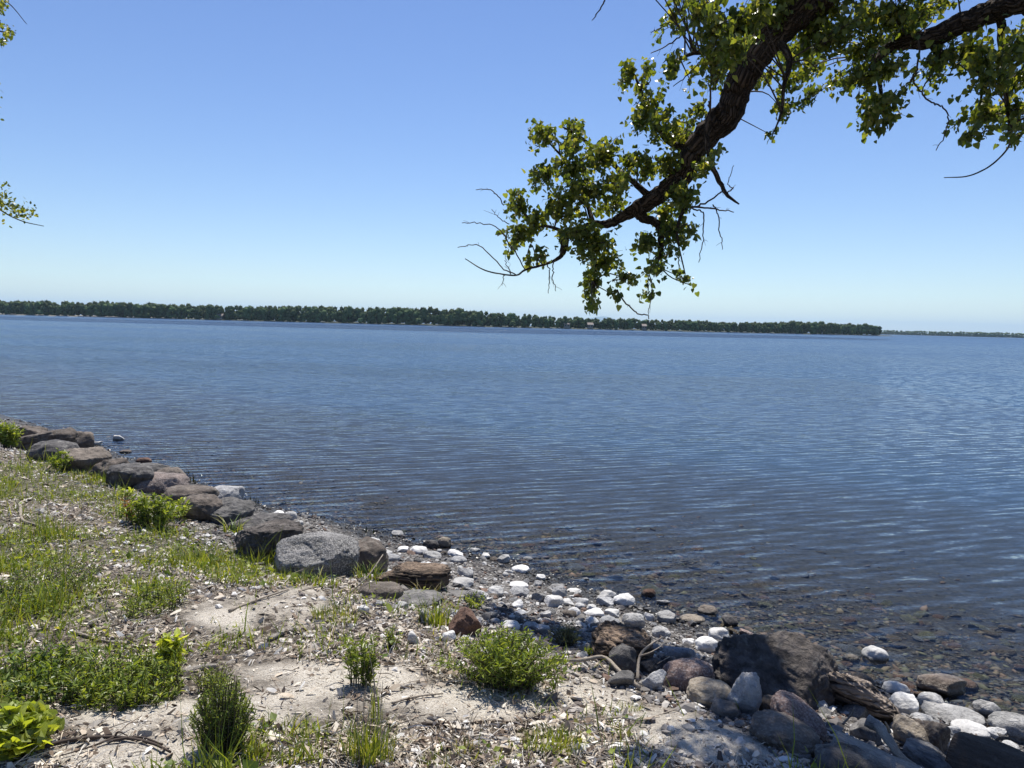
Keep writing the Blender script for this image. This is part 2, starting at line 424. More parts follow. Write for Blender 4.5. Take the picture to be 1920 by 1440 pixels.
n1 = t.noise(v, 22, 8, .7); n2 = t.noise(v, 3.2, 5, .6); n3 = t.noise(v, 110, 4, .75)
soil = t.ramp(n1, [(.36, (.030, .023, .018)), (.50, (.15, .125, .10)), (.62, (.46, .41, .34))])
sandc = t.ramp(n3, [(.36, (.20, .155, .115)), (.44, (.61, .55, .46)), (.62, (.79, .74, .65))])
sandc = t.mix(t.mapr(n2, .5, .75, 0, .3), sandc, (.36, .31, .25))
grav = t.ramp(t.vor(v, 42, 'F1', 1), [(.2, (.07, .065, .06)), (.6, (.20, .185, .17)), (.95, (.42, .40, .37))])
c = t.mix(sp.outputs[0], soil, sandc)
c = t.mix(t.math('MULTIPLY', sp.outputs[1], .55), c, (.075, .085, .03))
c = t.mix(sp.outputs[2], c, grav)
sx = t.n('ShaderNodeSeparateXYZ'); t.set(sx.inputs[0], v)
zz = t.math('ADD', sx.outputs[2], t.math('MULTIPLY', t.noise(v, 1.5, 3), .10))
wet = t.mapr(zz, .085, .14, 1, 0)
c = t.mix(t.math('MULTIPLY', wet, .78), c, (.010, .009, .008))
deep = t.mapr(sx.outputs[2], -.25, -1.1, 0, .9)
c = t.mix(deep, c, (.023, .074, .155))
hh = t.math('ADD', t.math('MULTIPLY', n1, 1.0), t.math('MULTIPLY', n3, .5))
g = link('ground', me, t.done(t.principled(c, t.mapr(wet, 0, 1, .95, .4), t.bump(hh, .9, .04), .2)))
tag(g, kind='structure')

# lake bed far out, one sheet to the horizon
def sheet(name, x0, x1, y0, y1, z, mat):
    me = npmesh(name, np.array([(x0, y0, z), (x1, y0, z), (x1, y1, z), (x0, y1, z)]), np.array([(0, 1, 2, 3)]), False)
    return tag(link(name, me, mat), kind='structure')
t = NT('lake_bed'); sheet('lake_bed', -30000, 30000, -200, 32000, -5.0, t.done(t.principled((.023, .074, .155), .9)))

t = NT('water'); geo = t.n('ShaderNodeNewGeometry'); v = geo.outputs['Position']
def centred(x, amp): return t.math('MULTIPLY', t.math('SUBTRACT', x, .5), amp)
gust = t.noise(t.mapping(v, (.012, .05, 1), (0, 0, R_(4))), 1.0, 4, .6)
streak = t.noise(t.mapping(v, (.0016, .022, 1), (0, 0, R_(1.5))), 1.0, 4, .65)
calm = t.math('MULTIPLY', t.mapr(gust, .3, .7, .65, 1.25), t.mapr(streak, .36, .56, .45, 1.05))
def aniso(ang, sx, sy, loc=(0, 0, 0)): return t.mapping(t.mapping(v, (1, 1, 1), (0, 0, R_(-ang))), (sx, sy, 1), (0, 0, 0), loc)
A1, A2 = 22, 4
w1 = t.noise(aniso(A1, 1.1, 6.4), 1.0, 1.5, .45, .5)
w2 = t.noise(aniso(A2, 2.3, 11.5, (5, 2, 0)), 1.0, 2, .5, .5)
w3 = t.noise(aniso(14, 14, 34, (1, 8, 0)), 1.0, 2, .5)
w4 = t.noise(aniso(-35, 2.6, 4.0, (7, 3, 1)), 1.0, 3, .6)
wb = t.n('ShaderNodeTexWave', wave_type='BANDS', bands_direction='Y', wave_profile='SIN'); t.set(wb.inputs['Vector'], aniso(20, .16, 1.0))
wb.inputs['Scale'].default_value = 1.35; wb.inputs['Distortion'].default_value = 6.0; wb.inputs['Detail'].default_value = 2.0; wb.inputs['Detail Scale'].default_value = .8; wb.inputs['Detail Roughness'].default_value = .55
sep = t.n('ShaderNodeSeparateXYZ'); t.set(sep.inputs[0], v)
open_ = t.mapr(sep.outputs[1], 40, 420, 1, .45)            # out on the lake the ripples are too fine to tell apart: they become roughness
calm = t.math('MULTIPLY', calm, open_)
s1 = t.math('MULTIPLY', t.math('ADD', centred(w1, 1.0), centred(wb.outputs['Fac'], .30)), calm); s2 = t.math('MULTIPLY', t.math('ADD', centred(w2, 1.05), centred(w3, .80)), calm)
s4 = t.math('MULTIPLY', centred(w4, .60), calm)
sxx = t.math('ADD', t.math('ADD', t.math('MULTIPLY', s1, -math.sin(R_(A1))), t.math('MULTIPLY', s2, -math.sin(R_(A2)))), s4)
w5 = t.noise(aniso(8, .35, 1.1, (4, 4, 0)), 1.0, 3, .6)
syy = t.math('ADD', t.math('MULTIPLY', centred(w5, .36), t.mapr(sep.outputs[1], 15, 80, .15, 1)), t.math('MULTIPLY', s1, math.cos(R_(A1))))
syy = t.math('ADD', syy, t.math('MULTIPLY', s2, math.cos(R_(A2))))
cv = t.n('ShaderNodeCombineXYZ'); t.set(cv.inputs[0], sxx); t.set(cv.inputs[1], t.math('SUBTRACT', syy, t.mapr(sep.outputs[1], 10, 90, .135, .18))); cv.inputs[2]      # wind waves running ashore: their shoreward faces are the steeper ones
cv.inputs[2].default_value = 1
nm = t.n('ShaderNodeVectorMath', operation='NORMALIZE'); t.set(nm.inputs[0], cv.outputs[0]); N = nm.outputs[0]
fr = t.n('ShaderNodeFresnel'); fr.inputs[0].default_value = 1.33; t.set(fr.inputs[1], N)
gl = t.n('ShaderNodeBsdfGlossy', distribution='BECKMANN'); gl.inputs['Color'].default_value = (1, 1, 1, 1); t.set(gl.inputs['Roughness'], t.math('MULTIPLY', t.mapr(sep.outputs[1], 25, 260, .04, .24), t.mapr(streak, .36, .56, .7, 1.0))); t.set(gl.inputs['Normal'], N)
tr = t.n('ShaderNodeBsdfTransparent'); tr.inputs[0].default_value = (.80, .84, .84, 1)
ms = t.n('ShaderNodeMixShader'); t.set(ms.inputs[0], t.math('MINIMUM', fr.outputs[0], t.mapr(sep.outputs[1], 40, 500, .75, .75))); t.t.links.new(tr.outputs[0], ms.inputs[1]); t.t.links.new(gl.outputs[0], ms.inputs[2])
sheet('water', -30000, 30000, -200, 32000, 0.0, t.done(ms.outputs[0]))

# ------------------------------------------------------------------ far shore
def px_x(px, D): return (px-960)/F_PX*D
SHORE = [(-900, 980), (-400, 840), (0, 760), (400, 700), (900, 640), (1300, 700), (1500, 790), (1655, 860)]
shore = np.array([(px_x(a, D), D) for a, D in SHORE])
back = [(px_x(1680, 1000), 1000), (px_x(1500, 1250), 1250), (px_x(-900, 1400), 1400)]
t = NT('far_shore'); geo = t.n('ShaderNodeNewGeometry')
sx = t.n('ShaderNodeSeparateXYZ'); t.set(sx.inputs[0], geo.outputs['Position'])
shore_mat = t.done(t.principled(t.mix(t.math('MULTIPLY', t.mapr(sx.outputs[0], -350, -400, 0, 1), t.mapr(t.noise(geo.outputs['Position'], .04, 4), .4, .55, .2, 1)), (.045, .05, .028), (.26, .235, .19)), .95))
def land(name, outline, z0, z1):
    o = np.array(outline); n = len(o); c = o.mean(0)
    inner = c+(o-c)*.985
    V = np.vstack([np.column_stack([o, np.full(n, z0)]), np.column_stack([inner, np.full(n, z1)])])
    Fc = np.array([(i, (i+1) % n, n+(i+1) % n, n+i) for i in range(n)])
    cap = np.array([list(range(n, 2*n))])
    return tag(link(name, npmesh(name, V, [Fc, cap], False), shore_mat), kind='structure')
land('far_shore', list(shore)+back, -1.0, .45)
far2 = [(px_x(1560, 2300), 2300), (px_x(1700, 2250), 2250), (px_x(1920, 2000), 2000), (px_x(2400, 1900), 1900), (px_x(2500, 2600), 2600), (px_x(1500, 2900), 2900)]
land('distant_shore', far2, -1.0, 1.5)

def far_crown(seed, n=16, sub=1, m=520):
    r = np.random.default_rng(seed); parts = []
    iv, jf = ICO[sub]
    for k in range(n):
        h = r.uniform(.06, .86); rad = .5*(1 if h < .55 else math.sqrt(max(0, 1-((h-.55)/.42)**2)))*(.75+.25*min(1, h/.3))
        a = r.uniform(0, 6.283); q = rad*r.uniform(.35, .85)
        s = r.uniform(.12, .25)
        d = 1+.28*np.array([mnoise.noise(Vector(p*2.3)+Vector((seed, k, 0))) for p in iv])
        parts.append((iv*d[:, None]*np.array([s, s, s*.8])+np.array([q*math.cos(a), q*math.sin(a), h]), [jf]))
    V, Fl = join(parts)
    # loose leaf sprays that break the outline
    base = V[r.integers(0, len(V), m)]; o = base*np.array([1.06, 1.06, 1.02])
    tv = np.array([(-.5, 0, 0), (.5, -.2, 0), (.1, .6, .1)])
    Vs = np.einsum('nij,kj->nki', rot_mats(m, r), tv*.07)+o[:, None]
    V2, F2 = join([(V, Fl), (Vs.reshape(-1, 3), [np.arange(m*3).reshape(-1, 3)])])
    g = r.uniform(.8, 1.2, (len(V2), 1))
    return V2, F2, np.array([[.088, .125, .050]])*g
t = NT('far_foliage'); oi = t.n('ShaderNodeObjectInfo'); at_ = t.n('ShaderNodeAttribute', attribute_name='col')
hs = t.n('ShaderNodeHueSaturation'); t.set(hs.inputs['Color'], at_.outputs['Color']); t.set(hs.inputs['Value'], t.mapr(oi.outputs['Random'], 0, 1, .7, 1.35)); t.set(hs.inputs['Hue'], t.mapr(oi.outputs['Random'], 0, 1, .48, .515))
FAR_MAT = t.done(t.principled(hs.outputs[0], .9, None, .1))
crowns = []
for k in range(7):
    V, Fl, c = far_crown(k); crowns.append(npmesh('far_crown', V, Fl, False, c)); crowns[-1].materials.append(FAR_MAT)
V, Fl, c = far_crown(40); pale = npmesh('pale_crown', V, Fl, False, c*np.array([[1.5, 1.45, 1.6]])); pale.materials.append(FAR_MAT)
tv_, tf_ = tube([(0, 0, 0), (0, 0, .5), (.02, 0, .8)], [.03, .022, .008], 6)
trunk_me = npmesh('far_trunk', tv_, tf_); t = NT('far_trunk'); trunk_me.materials.append(t.done(t.principled((.035, .028, .022), .9)))
def along(line, s):
    d = np.hypot(*np.diff(line, axis=0).T); c = np.concatenate([[0], np.cumsum(d)])
    i = min(np.searchsorted(c, s, 'right')-1, len(d)-1); u = (s-c[i])/d[i]
    return line[i]+(line[i+1]-line[i])*u
L_tot = np.hypot(*np.diff(shore, axis=0).T).sum()
r = random.Random(3)
def top_h(px):          # canopy height in metres along the shore, as the skyline shows
    xs = [-900, 0, 250, 400, 520, 780, 900, 960, 1050, 1250, 1420, 1480, 1560, 1655, 1900]; hs_ = [13, 13.5, 13.5, 12, 13.2, 14.2, 13, 10.5, 9.6, 9.2, 9.4, 12.5, 11.5, 10.6, 10]
    return float(np.interp(px, xs, hs_))
def put_tree(p, h, wd, me, label, group, name='tree'):
    root = empty(name, (p[0], p[1], 1.0)); tag(root, label, 'tree', group)
    a = bpy.data.objects.new('trunk', trunk_me); b = bpy.data.objects.new('crown', me)
    for o in (a, b): COL.objects.link(o); o.parent = root
    a.scale = (h, h, h*.9); b.scale = (wd, wd, h); b.rotation_euler = (0, 0, r.uniform(0, 6.28))
    return root
s = 6.0; k = 0
names = {0: ('tree of the wooded far shore standing left of the tallest clump', 'trees along the left of the far shore'),
         1: ('tree in the tall dark middle stretch of the far shore', 'trees along the middle of the far shore'),
         2: ('tree in the low stretch of far shore below the hanging branch tip', 'trees of the low stretch of far shore'),
         3: ('tree on the wooded point where the far shore ends at the right', 'trees on the wooded point')}
while s < L_tot-3:
    p = along(shore, s)+np.array([r.uniform(-2, 2), 9+r.uniform(-3, 5)])
    px = 960+F_PX*p[0]/p[1]
    if px < -120: s += 9; continue
    h = top_h(px)*r.choice((r.uniform(.55, .85), r.uniform(.8, 1.0), r.uniform(.9, 1.12)))
    zone = 0 if px < 560 else 1 if px < 960 else 2 if px < 1430 else 3
    lab_, grp_ = names[zone]
    where = ('above the far sandy beach', 'right of the far sandy beach', 'around the white boathouse', 'just right of the white boathouse')[min(3, max(0, int(px//140)))] if zone == 0 else None
    if where: lab_ = 'tree of the wooded far shore ' + where
    elif zone == 1: lab_ = f"tree in the far shore's tall dark middle stretch {'left of' if px < 660 else 'behind' if px < 830 else 'right of'} the pale willow"
    elif zone == 2: lab_ = f"tree in the far shore's low stretch {'left of' if px < 1090 else 'below' if px < 1220 else 'well right of'} the hanging branch tip"
    else: lab_ = f"tree on the far wooded point, {'on its landward side' if px < 1540 else 'at its outer end'}"
    lab_ = ('taller ' if h > top_h(px)*.95 else 'lower ' if h < top_h(px)*.81 else 'middling ')+lab_
    put_tree(p, h, h*r.uniform(.55, .85), crowns[r.randrange(7)], lab_, grp_)
    s += r.uniform(3.4, 5.4); k += 1
for px, wdt, lab in ((783, 7.5, 'pale rounded willow at the water line of the far shore'), (672, 5.5, 'low pale bushy tree at the foot of the dark far wood'),
                     (958, 6.0, 'light green low tree where the far wood begins to drop'), (72, 6, 'pale low tree behind the sandy far beach at left'), (404, 5, 'small pale tree by the far water left of centre')):
    D = float(np.interp(px, [a for a, _ in SHORE], [b for _, b in SHORE]))-1
    put_tree((px_x(px, D), D+3), wdt*.85, wdt, pale, lab, None, 'pale_tree')
# the wood behind the front row, one mass
def wood(name, pts, hs_, label, scale=1.0):
    parts = []; cs = []
    rr = np.random.default_rng(11)
    lib = [far_crown(k, 12, 0, 170) for k in range(60, 64)]
    for p, h in zip(pts, hs_):
        V, Fl, c = lib[rr.integers(0, 4)]; a = rr.uniform(0, 6.28); wd = h*rr.uniform(.55, .85)*scale
        Rm = np.array([[math.cos(a), -math.sin(a), 0], [math.sin(a), math.cos(a), 0], [0, 0, 1]])
        parts.append((V@Rm.T*np.array([wd, wd, h])+np.array([p[0], p[1], .8]), Fl)); cs.append(c*rr.uniform(.7, 1.25))
    V, Fl = join(parts)
    o = link(name, npmesh(name, V, Fl, False, np.vstack(cs)), FAR_MAT)
    return tag(o, label, 'wood', None, 'stuff')
pts, hh_ = [], []
for row, off in enumerate((18, 30, 44)):
    s = r.uniform(0, 6)
    while s < L_tot-8-row*5:
        p = along(shore, s)+np.array([0, off+r.uniform(-4, 4)]); px = 960+F_PX*p[0]/p[1]
        if px > -200: pts.append(p); hh_.append(top_h(px)*r.uniform(.85, 1.08)*(1+.02*row))
        s += r.uniform(6, 9.5)
wood('far_wood', pts, hh_, 'dense dark green wood behind the front trees of the far shore')
pts, hh_ = [], []
f2 = np.array(far2[:4]); L2 = np.hypot(*np.diff(f2, axis=0).T).sum()
for off in (14, 34):
    s = 0
    while s < L2: p = along(f2, s)+np.array([0, off]); pts.append(p); hh_.append(r.uniform(10.5, 13)); s += r.uniform(6.5, 9)
wood('distant_wood', pts, hh_, 'thin hazy line of woodland beyond the point at the right', 1.5)

# cottages on the far shore
def box(x0, x1, y0, y1, z0, z1):
    V = np.array([(x, y, z) for z in (z0, z1) for y in (y0, y1) for x in (x0, x1)], float)
    return V, [np.array([(0, 2, 3, 1), (4, 5, 7, 6), (0, 1, 5, 4), (2, 6, 7, 3), (0, 4, 6, 2), (1, 3, 7, 5)])]
t = NT('cottage_wall'); mw = t.done(t.principled((.24, .235, .22), .8)); t = NT('cottage_roof'); mr_ = t.done(t.principled((.20, .17, .15), .8)); t = NT('cottage_window'); mg_ = t.done(t.principled((.03, .035, .045), .15))
for px, wd, lab in ((1060, 5, 'small pale cottage under the trees of the far shore, left of the next one'), (1104, 4.5, 'small white cottage just below the hanging leaf tip'), (1205, 3.5, 'tiny pale cottage by the far water right of the hanging tip'), (410, 5, 'low white boathouse by the far water left of centre')):
    D = float(np.interp(px, [a for a, _ in SHORE], [b for _, b in SHORE]))+3; root = empty('cottage', (px_x(px, D), D, 1.2)); tag(root, lab, 'house', 'cottages on the far shore')
    V, Fl = box(-wd/2, wd/2, 0, 6, -.6, 2.8); link('wall', npmesh('wall', V, Fl, False), mw, root)
    e = .4; V = np.array([(-wd/2-e, -e, 2.7), (wd/2+e, -e, 2.7), (wd/2+e, 3, 4.6), (-wd/2-e, 3, 4.6), (wd/2+e, 6+e, 2.7), (-wd/2-e, 6+e, 2.7)])
    link('roof', npmesh('roof', V, [np.array([(0, 1, 2, 3), (3, 2, 4, 5)]), np.array([(0, 3, 5), (1, 4, 2)])], False), mr_, root)
    for k in (-1, 1):
        V, Fl = box(k*wd*.26-.6, k*wd*.26+.6, -.06, .05, 1.0, 2.1); link('window', npmesh('window', V, Fl, False), mg_, root)

# faint hills
def hill(px0, px1, D, top_px, seed):
    n = 60; V = []; rows = 8
    for j in range(rows):
        for i in range(n):
            u = i/(n-1); prof = math.sin(math.pi*u)**1.3*(.8+.35*mnoise.noise(Vector((u*5, seed, 0)))); v_ = j/(rows-1)
            z = top_px/F_PX*D*prof*math.sin(math.pi*v_) - 2
            V.append((px_x(px0+(px1-px0)*u, D), D+(v_-.5)*1600, z))
    Fc = [(j*n+i, j*n+i+1, (j+1)*n+i+1, (j+1)*n+i) for j in range(rows-1) for i in range(n-1)]
    return tag(link('hill', npmesh('hill', np.array(V), np.array(Fc)), hill_mat), kind='structure')
t = NT('hill'); hill_mat = t.done(t.principled((.045, .065, .035), .95))
hill(1010, 1240, 25000, 21, 1); hill(1300, 1560, 25500, 14, 4)
V, Fl = box(-29500, 29500, -150, 28500, -6, 420)
t = NT('haze'); pv = t.n('ShaderNodeVolumePrincipled'); pv.inputs['Color'].default_value = (.55, .78, 1, 1); pv.inputs['Density'].default_value = 6e-5; pv.inputs['Anisotropy'].default_value = .2
hz = link('haze', npmesh('haze', V, Fl, False), t.done(pv.outputs[0], True)); tag(hz, kind='stuff')

# ------------------------------------------------------------------ rocks
def rock_verts(seed, sub=3, box_=2.4, cuts=5, cutd=(.62, .9), amp=.10, freq=1.6, fine=.03, pre=(1, 1, 1), tilt=0, yaw=0, tip=0, strata=0, over=0.0):
    V, Fc = ICO[sub]; r = np.random.default_rng(seed)
    V = V.copy(); V /= (np.abs(V)**box_).sum(1)[:, None]**(1/box_)
    for _ in range(cuts):
        n = r.normal(size=3); n /= np.linalg.norm(n); d = r.uniform(*cutd)*1.05
        e = V@n-d; V = V-np.where(e > 0, e*.93, 0)[:, None]*n
    nr = V/np.linalg.norm(V, axis=1)[:, None]
    off = Vector((seed*3.17 % 50, seed*1.7 % 37, 0)); disp = []
    for p in V:
        q = Vector(p)*freq+off
        d = amp*mnoise.noise(q) + amp*.5*mnoise.noise(q*2.1) + fine*mnoise.noise(q*5.3) + fine*.6*mnoise.noise(q*11)
        if strata:
            s_ = p[2]*1.0+p[0]*.25+.12*mnoise.noise(q*.8)
            d += strata*(abs((s_*5.5) % 1.0-.5)*2-.5) + strata*.5*(abs((s_*12.3) % 1.0-.5)*2-.5)
        disp.append(d)
    V = V+nr*np.array(disp)[:, None]
    if sub > 4: V = V-nr*np.array([.030*max(0, .12-abs(mnoise.noise(Vector(p)*1.7+off)))/.12 for p in V])[:, None]      # a few cracks
    V[:, :2] *= (1+over*V[:, 2:3])
    V = V*np.array(pre)
    for ang, ax in ((yaw, 'Z'), (tip, 'X'), (tilt, 'Y')):
        if ang: V = V@np.array(Matrix.Rotation(R_(ang), 3, ax)).T
    lo, hi = V.min(0), V.max(0)
    return (V-(lo+hi)/2)/((hi-lo)/2), Fc
def fit(x0, y0, x1, y1, sink=.5, deep=.9):
    """place an ellipsoid whose outline fills a picture box and which stands on the ground: centre, half sizes, yaw"""
    cx, cyp = (x0+x1)/2, (y0+y1)/2
    P = hit(cx, y1)
    d = pdir(cx, cyp)
    for _ in range(4):
        D = (P-CAM)@_F
        a = (x1-x0)/2*D/F_PX; hp = (y1-y0)/2*D/F_PX
        th = math.asin(-d[2]/np.linalg.norm(d)); b = a*deep
        c = math.sqrt(max(hp*hp-(b*math.sin(th))**2, (.45*hp)**2))/math.cos(th)*1.22
        P = hit(cx, cyp, c*sink)
    yaw = -math.atan2(P[0], P[1])
    return P, (a, b, c), yaw
def rock(x0, y0, x1, y1, mat, label, seed, name='boulder', cat='boulder', group=None, sub=4, sink=.5, deep=.9, **kw):
    P, (a, b, c), yaw = fit(x0, y0, x1, y1, sink, deep)
    V, Fc = rock_verts(seed, sub, **kw)
    me = npmesh(name, V*np.array([a, b, c]), Fc)
    o = link(name, me, M[mat]); o.location = P; o.rotation_euler = (0, 0, yaw)
    return tag(o, label, cat, group)
ROUND = dict(box_=2.3, cuts=4, cutd=(.72, .95), amp=.12, fine=.03, over=.06); BLOCK = dict(box_=3.6, cuts=9, cutd=(.58, .92), amp=.10, fine=.05, over=.16); CHUNK = dict(box_=3.0, cuts=8, cutd=(.5, .86), amp=.12, fine=.055, over=.14)
BOULD = [
 (14,800,84,838,'rock_brown','dark brown boulder half hidden behind the leafy plant at the left edge',CHUNK,{}),
 (40,808,134,852,'rock_brown','long brown boulder with pale cracked top near the left edge',CHUNK,dict(pre=(1.3,1,.8),tilt=-8)),
 (118,812,168,844,'rock_brown','low rough boulder sloping to the water behind the cracked brown one',CHUNK,{}),
 (62,829,142,868,'rock_dark','smooth dark grey dome boulder in front of the cracked brown one',ROUND,{}),
 (125,844,201,890,'rock_taupe','flat-topped tan boulder with a dark overhanging front',BLOCK,dict(deep=1.1)),
 (166,862,244,902,'rock_brown','knobbly brown boulder between the flat-topped tan one and the charcoal wedge',CHUNK,dict(amp=.16,fine=.06)),
 (255,871,320,893,'rock_grey','long low grey slab at the water edge behind the charcoal wedge',BLOCK,dict(deep=.7)),
 (208,876,280,922,'rock_dark','charcoal wedge-shaped boulder with deep shadow under it',CHUNK,dict(seed=5)),
 (298,878,343,910,'rock_taupe','small taupe boulder behind the pinkish dome at the water',ROUND,{}),
 (256,888,348,932,'rock_rosy','large pinkish brown dome boulder above the yellow-green weeds',ROUND,dict(box_=2.0)),
 (306,912,404,950,'rock_brown','long warm brown rounded boulder between the pinkish dome and the grey ones',ROUND,{}),
 (395,914,453,948,'rock_chalk','pale grey boulder with white flank at the water edge',CHUNK,{}),
 (340,932,412,978,'rock_brown','grey-brown domed boulder beside the leafy weeds',ROUND,{}),
 (392,937,472,988,'rock_grey','mid grey boulder with a notch on top beside the grey-brown dome',CHUNK,{}),
 (430,968,543,1008,'rock_dark','dark flat slab boulder behind the big black-sided one',BLOCK,dict(deep=.8)),
 (447,984,563,1058,'rock_boulder','big black-sided boulder with a lit rim left of the speckled granite',BLOCK,dict(tilt=-12,pre=(1.2,1,.9))),
 (640,1016,724,1078,'rock_brown','brown boulder hidden by grass right of the speckled granite',ROUND,{}),
 (522,1006,668,1092,'rock_granite','large rounded speckled grey granite boulder',ROUND,dict(box_=2.7,amp=.08,over=.12)),
 (704,1058,846,1112,'rock_layered','flat layered brown rock at the top of the gravel beach',BLOCK,dict(deep=.6,strata=.02)),
 (674,1092,752,1126,'rock_taupe','smooth grey-brown stone in front of the layered brown rock',ROUND,{}),
 (738,1107,832,1138,'rock_grey','low grey boulder half hidden by the grass tuft',ROUND,{}),
 (836,1146,902,1198,'rock_rust','red-brown angular boulder left of the leafy bush',CHUNK,dict(tilt=20,pre=(1.1,1,.8))),
 (1108,1176,1226,1256,'rock_layered','big brown layered boulder with a peeling grain beside the bare twigs',CHUNK,dict(strata=.035,tilt=10)),
 (1142,1216,1192,1266,'rock_dark','dark purplish boulder leaning on the big brown layered one',ROUND,{}),
 (1138,1258,1188,1292,'rock_grey','grey-violet angular rock under the forked stick',CHUNK,{}),
 (1188,1236,1240,1268,'rock_dark','dark slate rock in the shade left of the pink boulder',CHUNK,{}),
 (1204,1260,1248,1294,'rock_chalk','small whitish wedge rock left of the pink boulder',CHUNK,dict(seed=44)),
 (1236,1234,1268,1268,'rock_grey','small pointed grey rock just above the pink boulder',CHUNK,{}),
 (1244,1214,1304,1244,'rock_chalk','pale rectangular slab lying behind the pink boulder',BLOCK,dict(deep=.5)),
 (1238,1239,1338,1306,'rock_pink','pink rounded boulder beside the tan one',ROUND,dict(tilt=-14,pre=(1.3,1,.9))),
 (1288,1278,1372,1326,'rock_tan','tan rounded boulder between the pink one and the whitish angular one',ROUND,{}),
 (1338,1203,1566,1352,'rock_boulder','huge dark rugged boulder striped by the branch shadow',BLOCK,dict(tilt=22,tip=34,pre=(1.6,1.2,.8),amp=.13,fine=.06,deep=.85,seed=17,cuts=6,sink=.3)),
 (1468,1212,1538,1270,'rock_pale','pale smooth boulder behind the huge dark one at the water',ROUND,dict(tilt=28,pre=(1.5,1,.7))),
 (1364,1271,1426,1348,'rock_chalk','upright whitish angular rock in front of the huge dark boulder',CHUNK,dict(seed=21)),
 (1334,1312,1388,1346,'rock_grey','small dark-faced grey rock at the foot of the whitish angular one',CHUNK,{}),
 (1424,1310,1472,1352,'rock_brown','brown rock with a grey face between the whitish angular one and the rosy one',CHUNK,{}),
 (1446,1310,1548,1382,'rock_pink','rosy brown elongated boulder below the huge dark one',ROUND,dict(tilt=26,pre=(1.6,1,.8))),
 (1540,1264,1694,1356,'rock_striated','striped weathered boulder with wood-like ridges at the water edge',CHUNK,dict(strata=.05,tilt=20,pre=(1.7,1,.85),deep=.6,seed=31)),
 (1408,1342,1534,1408,'rock_taupe','speckled brown boulder half in leaf shade at the bottom',ROUND,dict(tilt=14,pre=(1.4,1,.8))),
 (1596,1354,1650,1396,'rock_grey','round dark grey stone beside the grey driftwood',ROUND,{}),
 (1676,1352,1742,1410,'rock_tan','ochre brown rounded boulder right of the grey driftwood',ROUND,dict(tilt=18,pre=(1.3,1,.8))),
 (1706,1352,1776,1416,'rock_taupe','taupe boulder with a ridge behind the ochre one',CHUNK,{}),
 (1700,1398,1796,1452,'rock_grey','purplish grey slab at the bottom beside the dark log',BLOCK,dict(tilt=24,pre=(1.5,1,.7))),
 (1530,1402,1640,1470,'rock_dark','smooth dark boulder in full shade at the bottom edge',ROUND,{}),
]
for k, (x0, y0, x1, y1, mat, lab, base, ex) in enumerate(BOULD):
    kw = dict(base); kw.update(ex); seed = kw.pop('seed', 100+k)
    e = 5 if x0 < 700 else 1
    kw['sub'] = 5 if x1-x0 > 110 else 4 if x1-x0 > 60 else 3
    rock(x0-e, y0, x1+e, y1+e, mat, lab, seed, group='boulders along the bank', **kw)

# stones standing out of the water, each with its own look
for k, (x0, y0, x1, y1, mat, lab) in enumerate([
 (212,817,234,831,'rock_white','white-topped stone standing alone in the water off the left boulders'),
 (257,859,284,871,'rock_rust','small red-brown stone in the water beside the thin reeds'),
 (224,844,246,852,'rock_brown','low wet stone awash in the lake at left'),
 (172,828,192,836,'rock_pale','small pale stone awash just off the low rough boulder'),
 (792,1014,823,1031,'rock_dark','black wet stone in the shallows beside a pale-topped one'),
 (820,1009,846,1029,'rock_tan','pale-topped wet stone in the shallows above the white cobbles'),
 (734,996,758,1007,'rock_white','small white stone in the water off the gravel'),
 (942,1028,962,1036,'rock_dark','tiny dark stone in the shallows off the gravel beach'),
 (1202,1106,1230,1128,'rock_rust','dark wet stone with pale tip in the shallows'),
 (1231,1124,1256,1140,'rock_chalk','speckled pale stone in the shallows right of the dark wet one'),
 (1274,1153,1322,1170,'rock_tan','flat tan stone at the water edge above the huge boulder'),
 (1307,1138,1347,1161,'rock_taupe','mossy speckled stone in the water above the huge boulder'),
 (1352,1156,1384,1180,'rock_dark','dark round stone in the water just above the huge boulder'),
 (1616,1215,1664,1248,'rock_white','bright white-topped stone standing in the clear water at right'),
 (1580,1229,1611,1247,'rock_tan','yellowish stone awash left of the bright white-topped one'),
 (1722,1267,1806,1310,'rock_wet','long flat wet brown stone in the shallows at right'),
 (1784,1274,1832,1298,'rock_rust','red-brown wet stone touching the long flat one'),
 (1826,1316,1872,1344,'rock_pale','half wet stone with a white crown near the right edge')]):
    rock(x0, y0, x1, y1, mat, lab, 300+k, 'shore_stone', 'stone', None, 3, .55, .8, **(CHUNK if k % 3 == 0 else ROUND))

